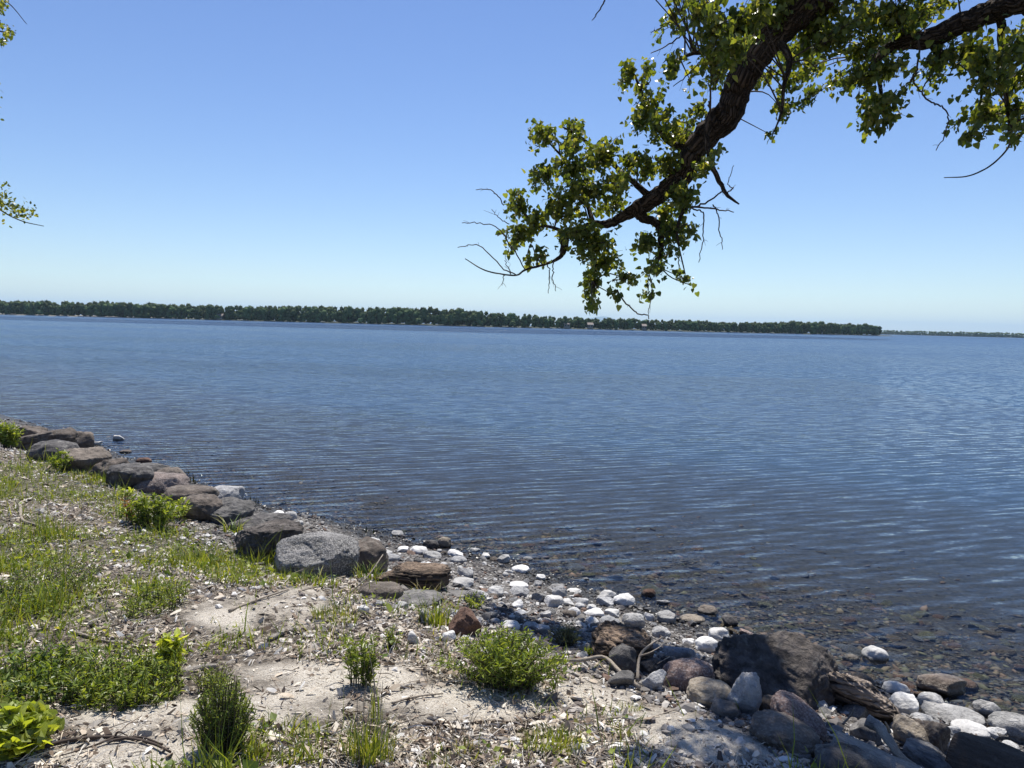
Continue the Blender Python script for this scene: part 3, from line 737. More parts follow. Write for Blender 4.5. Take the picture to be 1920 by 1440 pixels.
# pale cobbles of the beach
for k, (x0, y0, x1, y1, mat, lab) in enumerate([
 (1732,1326,1840,1362,'rock_pale','long white cobble, largest of those at the right water edge'),
 (1722,1302,1770,1334,'rock_pale','round white cobble just above the long one'),
 (1655,1281,1704,1308,'rock_white','flat white cobble right of the striped boulder'),
 (1670,1307,1720,1344,'rock_white','white angular cobble below the striped boulder tip'),
 (1707,1340,1752,1364,'rock_pale','whitish cobble left of the long white one'),
 (1858,1342,1940,1390,'rock_pale','big white cobble with a shaded face at the right edge'),
 (1850,1365,1884,1388,'rock_white','small white cobble above the dark log'),
 (1786,1354,1852,1380,'rock_white','white cobble peeking over the top of the dark log'),
 (1763,1386,1794,1412,'rock_white','small white cobble left of the dark log'),
 (1772,1364,1800,1384,'rock_chalk','pale grey cobble between the taupe boulder and the dark log'),
 (1328,1179,1368,1208,'rock_white','white cobble touching the top left of the huge dark boulder'),
 (1303,1197,1348,1225,'rock_white','white cobble with dark crack beside the huge dark boulder'),
 (1384,1181,1414,1196,'rock_pink','small rosy stone perched on the crest of the huge dark boulder'),
 (1166,1152,1210,1180,'rock_pale','large pale cobble resting on the big brown layered boulder'),
 (1222,1176,1258,1198,'rock_pale','pale wedge cobble right of the big brown layered boulder'),
 (836,1108,880,1124,'rock_grey','flat grey cobble behind the grass tuft'),
 (868,1110,902,1140,'rock_granite','grey round cobble beside the flat grey one')]):
    rock(x0, y0, x1, y1, mat, lab, 400+k, 'cobble', 'cobble', None, 3, .45, .85, **(ROUND if k % 3 else CHUNK))
COB = [(768,1027,802,1041),(793,1035,827,1049),(840,1034,868,1047),(845,1046,875,1059),(903,1040,918,1050),(932,1044,955,1058),(960,1062,992,1075),
 (856,1068,887,1084),(850,1087,888,1104),(888,1110,912,1128),(915,1103,943,1122),(955,1103,992,1122),(955,1093,990,1105),(997,1113,1025,1132),(1020,1120,1055,1142),
 (1035,1103,1062,1123),(1055,1127,1077,1137),(1013,1148,1033,1162),(1065,1143,1088,1160),(847,1147,865,1156),(830,1187,855,1208),(863,1195,883,1208),(765,1188,785,1210),
 (788,1147,808,1178),(940,1167,975,1183),(975,1170,1010,1185),(1095,1143,1133,1158),(1123,1158,1162,1178),(1133,1145,1160,1157),(1033,1098,1060,1108),(1063,1105,1090,1113),(1075,1123,1103,1137),
 (510,961,532,972),(534,962,556,980),(1118,1110,1155,1128),(1118,1122,1150,1138),(1150,1117,1190,1142),(1233,1150,1267,1172),(1208,1152,1226,1166),(600,1008,625,1018),(690,1010,712,1022),(672,1024,695,1034),
 (705,1032,735,1042),(722,1042,750,1056),(745,1028,765,1038),(745,1060,766,1072),(752,1094,778,1104),(700,1128,722,1140),(672,1138,692,1150),(735,1132,765,1148),(880,1030,900,1038),(980,1046,998,1054),(1005,1080,1022,1088),(1090,1085,1104,1092),(1100,1136,1118,1146),(1000,1092,1016,1100),(960,1130,980,1142),(1180,1190,1204,1204),(1280,1200,1300,1212)]
COBG = 'pale cobbles of the gravel beach'
SHADE = dict(rock_white='white', rock_pale='off-white', rock_chalk='mottled pale grey', rock_grey='mid grey', rock_taupe='taupe')
def cob_label(px, py, mat, small):
    q_ = np.array([on_plane(px, py, .1)[:2]]); d_w = sdist(q_, WATERLINE)[0]
    zone = ('behind the speckled granite boulder' if px < 700 else 'behind the layered brown rock' if px < 830 else 'right of the layered brown rock' if px < 900 else
            'behind the wide leafy bush' if px < 1010 else 'above the dry bush' if px < 1110 else 'around the big brown layered boulder' if px < 1230 else 'left of the huge dark boulder')
    return f"{'small' if small else 'larger'} {SHADE[mat]} cobble {'at the water edge' if d_w < .45 else 'up the gravel'} {zone}"
for k, (x0, y0, x1, y1) in enumerate(COB):
    mt = ('rock_white', 'rock_pale', 'rock_white', 'rock_chalk')[k % 4]
    rock(x0-1, y0-2, x1+1, y1+1, mt, cob_label((x0+x1)/2, y1, mt, x1-x0 < 28), 500+k, 'cobble', 'cobble', COBG, 3, .3, .95, **(dict(ROUND, cuts=6) if k % 3 == 0 else dict(CHUNK, fine=.025)))
# more, smaller ones between them (shared meshes)
cob_me = []
for k in range(10):
    V, Fc = rock_verts(700+k, 2, **(dict(ROUND, cuts=6) if k % 3 == 0 else dict(CHUNK, fine=.02))); me = npmesh('cobble', V, Fc)
    cob_me.append(me)
cob_by = {m: [x.copy() for x in cob_me] for m in ('rock_white', 'rock_pale', 'rock_chalk', 'rock_grey', 'rock_taupe', 'rock_bed', 'rock_bed_red', 'rock_bed_olive', 'rock_bed_grey')}
for m, L in cob_by.items():
    for x in L: x.materials.append(M[m])
def free_cobbles(n, box_px, dlo, dhi, smin, smax, mats, name, label, cat, group, seed, cond, zs=.6, sink=.2):
    rr = random.Random(seed); k = 0; tries = 0
    while k < n and tries < n*60:
        tries += 1
        px, py = rr.uniform(box_px[0], box_px[2]), rr.uniform(box_px[1], box_px[3])
        P = on_plane(px, py, 0.0)
        q = np.array([P[:2]]); d_w = sdist(q, WATERLINE)[0]; d_b = sdist(q, BANKLINE)[0]
        if not cond(d_w, d_b): continue
        s = rr.uniform(smin, smax)*(1 if rr.random() < .8 else 1.5)
        mt = rr.choice(mats); o = bpy.data.objects.new(name, rr.choice(cob_by[mt])); COL.objects.link(o)
        z = h1(P[0], P[1]); sz = s*rr.uniform(zs*.8, zs*1.2)
        o.location = (P[0], P[1], z+sz*sink); o.scale = (s, s*rr.uniform(.65, .95), sz); o.rotation_euler = (rr.gauss(0, .15), rr.gauss(0, .15), rr.uniform(0, 6.28))
        tag(o, label(px, py, mt) if callable(label) else label, cat, group); k += 1
free_cobbles(150, (480,950,1500,1330), 0, 0, .022, .05, ('rock_white', 'rock_white', 'rock_pale', 'rock_chalk', 'rock_grey', 'rock_taupe'), 'cobble', lambda a, b, m: cob_label(a, b, m, True), 'cobble', COBG, 5, lambda w_, b_: .1 < w_ and b_ < -.12)
free_cobbles(26, (1500,1250,1990,1460), 0, 0, .04, .08, ('rock_white', 'rock_pale', 'rock_grey', 'rock_taupe'), 'cobble', lambda a, b, m: f"small {SHADE[m]} cobble {'beside the striped boulder' if a < 1690 else 'near the ochre boulder' if a < 1790 else 'around the dark log'} {'by the water' if b < 1345 else 'among the lower rocks'}", 'cobble', 'cobbles among the right boulders', 6, lambda w_, b_: .05 < w_ and b_ < .3)
free_cobbles(295, (950,940,2000,1390), 0, 0, .028, .075, ('rock_bed', 'rock_bed', 'rock_bed_red', 'rock_bed_olive', 'rock_bed_grey'), 'submerged_stone', lambda a, b, m: f"{dict(rock_bed='brown', rock_bed_red='reddish', rock_bed_olive='olive', rock_bed_grey='grey')[m]} stone under the clear water {'off the gravel beach' if a < 1180 else 'behind the huge dark boulder' if a < 1480 else 'around the bright white-topped stone' if a < 1720 else 'off the white cobbles at the right edge'}", 'stone', 'stones under the shallow water', 8, lambda w_, b_: -3.2 < w_ < -.08, .42, .1)

# gravel: uncountable small pebbles of the beach and the litter slope
def scatter_points(n, cond_w, seed, xr=(-11, 6), yr=(2.0, 17.5)):
    rr = np.random.default_rng(seed)
    # denser close to the camera: sample in log depth
    y = np.exp(rr.uniform(math.log(yr[0]), math.log(yr[1]), n)); x = rr.uniform(-1, 1, n)*(y*.80+.6)
    P = np.column_stack([x, y]); d_w = sdist(P, WATERLINE); d_b = sdist(P, BANKLINE)
    k = cond_w(P, d_w, d_b, rr)
    P = P[k]; return np.column_stack([P, height(P)])
iv, jf = ICO[0]
pb = scatter_points(130000, lambda P, a, b, q: (a > -.30) & (b < .25), 21)
n = len(pb); q = np.random.default_rng(4)
sz = q.lognormal(math.log(.011), .45, n)
pal = np.array([(.11, .10, .095), (.20, .185, .17), (.30, .285, .265), (.52, .51, .49), (.16, .105, .08), (.09, .085, .085)])
colr = pal[q.choice(6, n, p=(.26, .26, .17, .11, .10, .10))]*q.uniform(.75, 1.25, (n, 1))
pb[:, 2] += sz*.2
me = scatter('gravel', OCT_V*(1+.2*q.uniform(-1, 1, OCT_V.shape)), OCT_F, pb, np.column_stack([sz*q.uniform(.8, 1.5, n), sz*q.uniform(.7, 1.1, n), sz*q.uniform(.5, .8, n)]), rot_mats(n, q, True, .3), colr)
tag(link('gravel', me, M['gravel']), 'dark and pale small gravel of the beach by the water', 'gravel', None, 'stuff')
# pebbles of the lake bed, thinning out with depth
pb = scatter_points(330000, lambda P, a, b, q: (a < -.15) & (a > -7) & (q.random(len(P)) < .8*np.exp((a+.15)/1.0)*np.clip(fbm(P, 2.0, 3, 91)*3-.7, .1, 1)), 29); n = len(pb)
sz = np.minimum(q.lognormal(math.log(.020), .45, n), .055)
pal = np.array([(.16, .12, .08), (.22, .17, .11), (.12, .10, .075), (.18, .17, .10), (.24, .16, .11), (.16, .155, .15)]); colr = pal[q.choice(6, n)]*q.uniform(.3, .85, (n, 1))
me = scatter('bed_pebbles', OCT_V*(1+.2*q.uniform(-1, 1, OCT_V.shape)), OCT_F, pb, np.column_stack([sz*q.uniform(.9, 1.6, n), sz*q.uniform(.7, 1.1, n), sz*q.uniform(.3, .55, n)]), rot_mats(n, q, True, .2), colr, True)
tag(link('bed_pebbles', me, M['litter']), 'brown pebbles of the lake bed under the clear shallows', 'gravel', None, 'stuff')
# chips of pale stone and shell on the land side
pb = scatter_points(60000, lambda P, a, b, q: (b > 0) & (b < 3.2) & (q.random(len(P)) < np.clip(1.0-.62*b, .02, 1)*(1-.72*ell(np.column_stack([P, height(P)]), SAND))*np.clip(fbm(P, 1.6, 3, 77)*3-.8, .05, 1)), 22)
n = len(pb); sz = np.minimum(q.lognormal(math.log(.013), .5, n), .032); pb[:, 2] += sz*.15
pal = np.array([(.62, .60, .57), (.46, .43, .39), (.34, .31, .28), (.22, .18, .15), (.13, .11, .10)])
colr = pal[q.choice(5, n, p=(.26, .24, .2, .18, .12))]*q.uniform(.8, 1.2, (n, 1))
me = scatter('stone_chips', iv*(1+.3*q.uniform(-1, 1, iv.shape)), jf, pb, np.column_stack([sz*q.uniform(.8, 1.6, n), sz*q.uniform(.7, 1.1, n), sz*q.uniform(.35, .7, n)]), rot_mats(n, q, True, .35), colr)
tag(link('stone_chips', me, M['gravel']), 'pale stone chips scattered over the top of the bank', 'gravel', None, 'stuff')

# dead leaves, bark flakes and straw
def land_cond(P, a, b, q): 
    s_ = ell(np.column_stack([P, height(P)]), SAND); l_ = ell(np.column_stack([P, height(P)]), LAWN)
    return (b > -.05) & (q.random(len(P)) < (1-.84*s_)*(1-.35*l_)*np.clip(fbm(P, 2.2, 4, 9)*4.0-1.2, .22, 1))
pb = scatter_points(330000, land_cond, 23)
n = len(pb)
fl = np.array([(-1, -.35, .0), (-.2, -.5, .12), (.9, -.2, .05), (1, .3, .1), (.1, .5, .18), (-.8, .4, .03)])
ff = np.array([(0, 1, 4, 5), (1, 2, 3, 4)])
sz = np.minimum(q.lognormal(math.log(.0092), .70, n), .036); pb[:, 2] += q.uniform(-.003, .014, n)
pal = np.array([(.60, .54, .45), (.44, .37, .29), (.30, .235, .175), (.17, .125, .09), (.09, .065, .05), (.66, .64, .60)])
colr = pal[q.choice(6, n, p=(.30, .26, .14, .10, .07, .13))]*q.uniform(.75, 1.2, (n, 1))
S = np.column_stack([sz, sz*q.uniform(.4, 1.0, n), sz*q.uniform(.6, 1.6, n)])
me = scatter('leaf_litter', fl, ff, pb, S, rot_mats(n, q, True, .62), colr)
tag(link('leaf_litter', me, M['litter']), 'dry brown and bleached leaf litter covering the bank', 'litter', None, 'stuff')
pb = scatter_points(65000, land_cond, 24); n = len(pb); pb[:, 2] += q.uniform(.004, .02, n)
st_v = np.array([(-1, -.02, -.02), (-1, .03, 0), (-1, -.01, .03), (.1, -.03, .10), (.1, .05, .10), (.1, .0, .15), (1, -.012, -.01), (1, .012, 0), (1, 0, .012)])
st_f = np.array([(0, 1, 4, 3), (1, 2, 5, 4), (2, 0, 3, 5), (3, 4, 7, 6), (4, 5, 8, 7), (5, 3, 6, 8)])
sz = np.minimum(q.lognormal(math.log(.026), .7, n), .16)
pal = np.array([(.54, .47, .37), (.38, .31, .24), (.16, .12, .09), (.62, .58, .52)]); colr = pal[q.choice(4, n, p=(.36, .20, .16, .28))]*q.uniform(.8, 1.2, (n, 1))
me = scatter('straw', st_v, st_f, pb, np.column_stack([sz, np.full(n, .045), np.minimum(.05, sz)*q.uniform(.4, 2.2, n)]), rot_mats(n, q, True, .2), colr)
tag(link('straw', me, M['litter']), 'fallen straw and fine twigs strewn over the bank', 'litter', None, 'stuff')

# grass of the lawn patches
bl_v = np.array([(-.5, 0, 0), (.5, 0, 0), (-.38, .10, .5), (.38, .10, .5), (0, .38, 1.0)]); bl_f4 = [(0, 1, 3, 2)]; bl_f3 = [(2, 3, 4)]
BLF = np.array([(0, 1, 3), (0, 3, 2), (2, 3, 4)])
GP = np.array([(.22, .27, .05), (.15, .21, .04), (.29, .33, .07), (.36, .35, .13), (.10, .155, .035)])
def lawn_cond(P, a, b, q):
    Z3 = np.column_stack([P, height(P)]); l_ = ell(Z3, LAWN); s_ = ell(Z3, SAND)
    cl = np.clip(fbm(P, 2.6, 3, 41)*6.5-3.0, 0, 1)
    px, py, f = to_px(Z3); gen = np.where(px < 480, .24, .08)
    return (b > .02) & (q.random(len(P)) < np.maximum(l_*np.clip(cl+.15, 0, 1), gen*cl)*(1-.9*s_))
pb = scatter_points(330000, lawn_cond, 25); n = len(pb)
h_ = q.lognormal(math.log(.050), .5, n)*(1+2.2*np.clip(fbm(pb[:, :2], 4.0, 2, 55)*5-3.0, 0, 1))
me = scatter('grass', bl_v, BLF, pb, np.column_stack([q.uniform(.004, .009, n), h_, h_]), rot_mats(n, q, True, .3), GP[q.choice(5, n, p=(.3, .3, .2, .08, .12))]*q.uniform(.8, 1.2, (n, 1)))
tag(link('grass', me, M['grass']), 'short patchy green grass growing through the litter', 'grass', None, 'stuff')
pb = scatter_points(100000, lawn_cond, 26); n = len(pb); pb[:, 2] += q.uniform(.01, .06, n)
lf = np.array([(0, -.5, 0), (.42, 0, .06), (0, .6, .02), (-.42, 0, .06)]); lff = np.array([(0, 1, 2), (0, 2, 3)])
sz = q.lognormal(math.log(.022), .4, n)
me = scatter('ground_cover', lf, lff, pb, sz, rot_mats(n, q, True, .5), GP[q.choice(5, n, p=(.3, .3, .25, .05, .1))]*q.uniform(.8, 1.25, (n, 1)))
tag(link('ground_cover', me, M['grass']), 'small round-leaved weeds mixed into the grass', 'ground cover', None, 'stuff')

# ------------------------------------------------------------------ plants
LEAFV = np.array([(0, 0, 0), (.30, .32, .07), (.26, .68, .05), (0, 1.0, -.04), (-.26, .68, .05), (-.30, .32, .07), (0, .5, 0)])
LEAFF = np.array([(0, 1, 6), (1, 2, 6), (2, 3, 6), (3, 4, 6), (4, 5, 6), (5, 0, 6)])
HEARTV = np.array([(0, 0, 0), (.42, -.05, .06), (.55, .25, .10), (.30, .68, .05), (0, 1.0, -.06), (-.30, .68, .05), (-.55, .25, .10), (-.42, -.05, .06), (0, .4, 0)])
HEARTF = np.array([(0, 1, 8), (1, 2, 8), (2, 3, 8), (3, 4, 8), (4, 5, 8), (5, 6, 8), (6, 7, 8), (7, 0, 8)])
def align(dirs, rr, spread=.5):
    """rotation matrices whose +Y follows dirs, with the leaf face turned roughly up"""
    d = dirs+rr.normal(0, spread, dirs.shape); d /= np.linalg.norm(d, axis=1)[:, None]+1e-9
    up = np.array([0, 0, 1.0])+rr.normal(0, .45, dirs.shape); x = np.cross(d, up); x /= np.linalg.norm(x, axis=1)[:, None]+1e-9
    z = np.cross(x, d)
    return np.stack([x, d, z], -1)
def plant(px, py, wpx, hpx, label, name, cat, stems, leaves_per, ll, lw, pal, seed, shape='dome', tv=LEAFV, tf=LEAFF, group=None, stem_r=.003, bare=.2, spread=.5, depth=.8):
    rr = np.random.default_rng(seed); P = hit(px, py); D = (P-CAM)@_F; W = wpx*D/F_PX/2; H = hpx*D/F_PX
    root = empty(name, P); tag(root, label, cat, group)
    parts = []; lp, ld = [], []
    for k in range(stems):
        a = rr.uniform(0, 6.283); q_ = math.sqrt(rr.random())
        bx, by = math.cos(a)*q_*W, math.sin(a)*q_*W*depth
        top = H*(1-.55*q_**2.2 if shape in ('dome', 'egg') else rr.beta(1.6, 2.2)*1.7 if shape == 'mat' else rr.uniform(.5, 1.1))*rr.uniform(.75, 1.08)
        b0 = np.array([bx*.6, by*.6, 0]) if shape in ('up', 'egg') else np.array([bx*.35, by*.35, 0]) if shape != 'mat' else np.array([bx*.92, by*.92, 0])
        b0[2] = h1(P[0]+b0[0], P[1]+b0[1])-P[2]-.01
        end = np.array([bx, by, top+b0[2]*.5])
        mid = (b0+end)/2+np.array([-bx*.12, -by*.12, top*.10])+rr.normal(0, .02*H, 3)
        path = spline([b0, mid, end], 6); parts.append(tube(path, np.linspace(stem_r, stem_r*.4, 6), 3, cap=False))
        m = rr.poisson(leaves_per); u = rr.uniform(bare, 1, m); i = np.minimum((u*5).astype(int), 4); f = u*5-i
        pos = path[i]*(1-f)[:, None]+path[i+1]*f[:, None]
        out = rr.normal(0, 1, (m, 3)); out[:, 2] = np.abs(out[:, 2])*.5+.25
        lp.append(pos); ld.append(out)
    lp = np.vstack(lp); ld = np.vstack(ld); n = len(lp)
    ln = ll*rr.uniform(.6, 1.25, n)
    pal = np.array(pal)
    me = scatter('leaves', tv, tf, lp, np.column_stack([ln*lw, ln, ln]), align(ld, rr, spread), pal[rr.integers(0, len(pal), n)]*rr.uniform(.8, 1.2, (n, 1)))
    f_ = link('foliage', me, M['leaf' if tv is HEARTV else 'plant_leaf'], root); f_['kind'] = 'stuff'
    V, Fl = join(parts); link('stem', npmesh('stem', V, Fl), M['stem'], root)
    return root
def tuft(px, py, wpx, hpx, n, label, seed, name='grass_tuft', wid=.006, lean=.35, pal=GP, stalks=0, group='grass tufts on the bank', mat='grass', arch=1.0):
    rr = np.random.default_rng(seed); P = hit(px, py); D = (P-CAM)@_F; W = wpx*D/F_PX/2; H = hpx*D/F_PX
    root = empty(name, P); tag(root, label, 'grass', group)
    a = rr.uniform(0, 6.283, n); q_ = np.sqrt(rr.random(n)); b = np.column_stack([np.cos(a)*q_*W*.8, np.sin(a)*q_*W*.6])
    z = height(b+P[:2])-P[2]-.005
    base = np.column_stack([b, z]); hh = H*rr.uniform(.35, 1.0, n)*(1-.35*q_)
    segs = 5; V = np.zeros((n, segs*2, 3))
    dirn = b/(np.linalg.norm(b, axis=1)[:, None]+1e-6)*.6+rr.normal(0, .6, (n, 2)); sidev = np.column_stack([-dirn[:, 1], dirn[:, 0]]); sidev /= np.linalg.norm(sidev, axis=1)[:, None]+1e-6
    w_ = wid*rr.uniform(.5, 1.2, n)
    for s_ in range(segs):
        u = s_/(segs-1); ctr = base+np.column_stack([dirn*(hh*lean*(u**2)*arch)[:, None], hh*(u-.18*arch*u**3)])
        wd = (w_*(1-u)**.6*.5)[:, None]
        V[:, s_*2, :] = ctr; V[:, s_*2+1, :] = ctr; V[:, s_*2, :2] -= sidev*wd; V[:, s_*2+1, :2] += sidev*wd
    tf = np.array([(2*s_, 2*s_+1, 2*s_+3, 2*s_+2) for s_ in range(segs-1)])
    Fc = (tf[None]+(np.arange(n)*segs*2)[:, None, None]).reshape(-1, 4)
    c = np.repeat(np.array(pal)[rr.integers(0, len(pal), n)]*rr.uniform(.8, 1.2, (n, 1)), segs*2, 0)
    o = link('blades', npmesh('blades', V.reshape(-1, 3), Fc, False, c), M[mat], root); o['kind'] = 'stuff'
    if stalks:
        parts = []
        for k in range(stalks):
            b0 = base[rr.integers(0, n)]; top = b0+np.array([rr.normal(0, .04), rr.normal(0, .04), H*rr.uniform(1.1, 1.5)])
            parts.append(tube(spline([b0, (b0+top)/2+rr.normal(0, .01, 3), top], 5), [.0016, .0014, .0012, .002, .001], 3, cap=False))
        V, Fl = join(parts); link('seed_stalk', npmesh('seed_stalk', V, Fl), M['deadstick'], root)
    return root
G_DK = [(.075, .125, .036), (.10, .155, .042), (.13, .19, .05), (.17, .23, .07)]
G_MD = [(.12, .17, .035), (.17, .23, .05), (.23, .29, .06), (.30, .34, .09)]
G_LT = [(.33, .39, .07), (.40, .45, .11), (.28, .34, .07), (.44, .48, .17)]
plant(945,1288,262,110,'wide leafy green bush in front of the gravel beach','leafy_bush','bush',190,19,.038,.38,G_MD,1,bare=.2,spread=.7)
plant(1062,1212,80,44,'thin greyish bare-looking bush right of the leafy green one','dry_bush','bush',60,10,.03,.25,[(.16,.17,.12),(.12,.14,.08),(.2,.19,.14)],2,bare=.3)
plant(418,1405,128,150,'dense dark green feathery bush standing alone on the sand','feathery_bush','bush',170,26,.019,.30,G_DK[2:]+G_MD,3,shape='egg',bare=.25,depth=.7,spread=.9)
plant(400,1300,90,52,'thin pale green weed just behind the dark feathery bush','weed','plant',50,14,.020,.3,G_MD,33,shape='up')
plant(678,1285,78,100,'upright leafy weed left of the wide bush','weed','plant',26,24,.040,.34,G_MD,4,shape='up',bare=.15)
plant(735,1213,44,40,'small leafy weed behind the upright weed','weed','plant',14,14,.03,.35,G_MD,5)
plant(240,1295,215,52,'broad patch of leafy weeds on the bank at left','weed_patch','plant',260,14,.034,.42,G_MD,6,bare=.1,shape='mat',depth=1.0)
plant(80,1290,250,46,'low dark leafy weeds behind the yellow-green plant','weed_patch','plant',240,13,.036,.5,G_DK+G_MD,7,bare=.1,shape='mat',depth=1.0)
plant(322,1255,60,70,'yellow-green leafy sprig rising behind the weed patch','weed','plant',12,12,.055,.55,G_LT,8,tv=HEARTV,tf=HEARTF)
plant(28,1415,150,92,'bright yellow-green heart-leaved plant in the lower left corner','broadleaf_plant','plant',120,9,.046,.95,G_LT[2:3]+G_LT[:1]+G_MD[2:],9,tv=HEARTV,tf=HEARTF,bare=.3,spread=.6,depth=1.0)
plant(285,990,125,66,'leafy green weeds in front of the pinkish dome boulder','weed','plant',70,16,.06,.45,G_MD,10,bare=.15)
plant(330,975,60,46,'yellow-green leaves at the edge of the weeds by the long warm brown boulder','weed','plant',16,10,.06,.6,G_LT,11)
plant(243,978,24,56,'rusty dead-leaved weed left of the green weeds','dead_weed','plant',8,12,.05,.4,[(.30,.13,.05),(.24,.10,.04)],12,shape='up')
plant(234,935,30,30,'small yellow-green seedling below the charcoal wedge boulder','weed','plant',8,9,.06,.6,G_LT,13)
plant(14,842,58,56,'leafy green shrub at the left edge before the boulders','leafy_bush','bush',60,20,.07,.5,G_MD,14)
plant(115,885,50,44,'small leafy weed against the dark grey dome boulder','weed','plant',24,12,.06,.45,G_MD,15)
plant(890,1140,60,32,'yellowish leafy weed beside the grey round cobble','weed','plant',16,9,.03,.5,G_LT,16)
plant(1040,1300,26,36,'small pointed green seedling right of the wide bush','weed','plant',4,7,.05,.3,G_MD,17,shape='up')
plant(1105,1232,24,24,'tiny pale seedling under the forked stick','weed','plant',5,6,.03,.5,G_LT,18)
plant(292,1140,100,30,'low green weed clump in the middle of the litter at left','weed','plant',160,8,.026,.42,G_MD,19,shape='mat',depth=2.2)
plant(50,1120,190,26,'dark green mossy weeds at the left edge of the lawn','weed_patch','plant',420,7,.026,.45,G_DK+G_MD,20,shape='mat',depth=2.6)
tuft(690,1425,120,130,240,'tall grass tuft with upright stalks at the bottom centre',1,stalks=9)
tuft(705,1350,40,120,30,'slender upright grass stems behind the tall bottom tuft',21,lean=.12)
tuft(1040,1400,150,62,330,'broad bright grass tuft below the wide bush',2,wid=.005)
tuft(630,1160,110,56,150,'grass clump in front of the smooth grey-brown stone',3)
tuft(815,1172,70,82,130,'bright grass tuft before the layered brown rock',4,wid=.009)
tuft(690,1090,60,70,60,'long-bladed grass against the brown boulder right of the granite',5,wid=.012,lean=.6)
tuft(585,1098,120,46,60,'sparse grass blades before the speckled granite boulder',6,wid=.014,lean=.6)
tuft(440,1000,60,52,44,'arching grass blades before the dark slab boulder',7,wid=.016,lean=.9)
tuft(480,1425,60,80,80,'grass at the foot of the dark feathery bush',8)
tuft(560,1430,110,56,110,'low grass at the bottom edge between the bush and the tall tuft',9,stalks=5)
tuft(820,1435,100,40,90,'low dry grass at the bottom edge right of the tall tuft',10,stalks=4)
tuft(945,1300,120,30,80,'grass at the foot of the wide bush',11)
tuft(870,1410,60,50,40,'thin dry grass stems on the sand',12,lean=.2,pal=[(.25,.22,.12),(.18,.17,.07)],stalks=6)
tuft(1180,1330,60,30,40,'short thin grass on the sand left of the tan boulder',13)
tuft(190,905,140,34,150,'lush grass below the flat-topped tan boulder',14,wid=.012)
tuft(380,1060,150,50,200,'lush grass before the grey boulders',15,wid=.010)
tuft(800,1120,70,60,26,'dry arching grass blades before the layered brown rock',16,wid=.008,lean=.9,pal=[(.33,.28,.16),(.22,.23,.09)])
for k, (px, py, n, hpx) in enumerate(((470,948,22,40),(430,935,18,26),(362,905,9,30),(350,890,8,20),(690,1000,7,22),(905,1032,7,18),(140,818,9,16))):
    tuft(px, py, 34, hpx, n, ('dark thin reeds standing in the water right of the pale grey boulder','thin reeds in the water behind the pale grey boulder','thin reeds in the water right of the taupe boulder','sparse reeds beside the red-brown water stone','few reed stems off the gravel beach','few reed stems in the shallows above the white cobbles','few reed stems off the low rough boulder')[k],
         60+k, 'reed', .016, .08, [(.02, .028, .012), (.03, .035, .02)], 0, 'reeds in the shallows')

# ------------------------------------------------------------------ driftwood
def stick(pts, r0, r1, label, mat='deadstick', name='driftwood_stick', lift=.012, branches=(), sides=7):
    def path(p): 
        out = []
        for q_ in p:
            h_ = hit(q_[0], q_[1], (q_[2] if len(q_) > 2 else 0)+lift); out.append(h_)
        return np.array(out)
    p = path(pts); c = p[0].copy(); m_ = max(8, 4*len(p)); sp_ = spline(p-c, m_); rd_ = np.linspace(r0, r1, m_)
    me = npmesh(name, *tube(sp_, rd_, sides, .15, len(label), True, .6), True, tube_attr(sp_, rd_, sides)); o = link(name, me, M[mat]); o.location = c
    for b in branches:
        pb_ = path(b[0]); sp_ = spline(pb_-c, 10); rd_ = np.linspace(b[1], b[1]*.35, 10); V, Fl = tube(sp_, rd_, 5, .1, 3); link('branch', npmesh('branch', V, Fl, True, tube_attr(sp_, rd_, 5)), M[mat], o)
    return tag(o, label, 'stick', 'sticks on the bank')
stick([(1020,1236,.04),(1085,1238,.05),(1132,1232,.06),(1165,1262,.05),(1200,1290,.01)], .010, .012, 'pale forked stick lying on the rocks right of the wide bush')
stick([(1195,1278,.0),(1200,1230,.12),(1225,1205,.20),(1255,1190,.26)], .010, .004, 'bare branching twig leaning over the dark rocks left of the pink boulder', branches=[([(1200,1230,.12),(1222,1222,.18),(1250,1205,.22)], .005), ([(1255,1232,.1),(1240,1240,.1),(1232,1245,.08)], .004)])
stick([(655,1113),(690,1080,.12),(718,1040,.25)], .006, .004, 'straight pale stick leaning across the brown boulder by the granite')
stick([(735,1318),(780,1306),(830,1300)], .006, .004, 'curved thin twig on the sand below the wide bush')
stick([(790,1357),(860,1358),(930,1352),(1000,1362)], .008, .005, 'long dark twig lying across the sand', 'twig')
stick([(990,1440),(1040,1420),(1075,1403),(1160,1408),(1210,1400)], .009, .004, 'long crooked twig at the bottom right of the broad grass tuft', branches=[([(1075,1403),(1120,1420),(1160,1416)], .005), ([(1020,1428),(1035,1405,.03),(1030,1395,.05)], .005)])
stick([(1120,1350),(1165,1345),(1200,1350),(1268,1330)], .007, .003, 'curved twig on the sandy ground before the tan boulder')
stick([(40,1412),(130,1388),(215,1382),(280,1392),(320,1410)], .010, .005, 'dark bent twig on the sand at lower left', 'twig', branches=[([(215,1382),(170,1400),(110,1418)], .006), ([(215,1382),(222,1372,.02),(240,1380)], .005)])
stick([(200,1390),(260,1382),(305,1396)], .006, .004, 'short dark twig beside the bent twig at lower left', 'twig')
stick([(140,1185),(220,1205),(300,1190),(330,1170)], .008, .004, 'long pale twig across the litter behind the weed patch')
stick([(430,1145),(480,1125),(540,1105)], .010, .006, 'pale stick along the upper edge of the bare sand strip')
stick([(38,950),(42,975),(70,985),(95,1000)], .016, .008, 'bleached crooked stick on the lawn at left')
stick([(0,1005),(12,985,.05),(10,1000),(20,1008)], .014, .010, 'bleached root piece at the left edge of the lawn', 'driftwood')
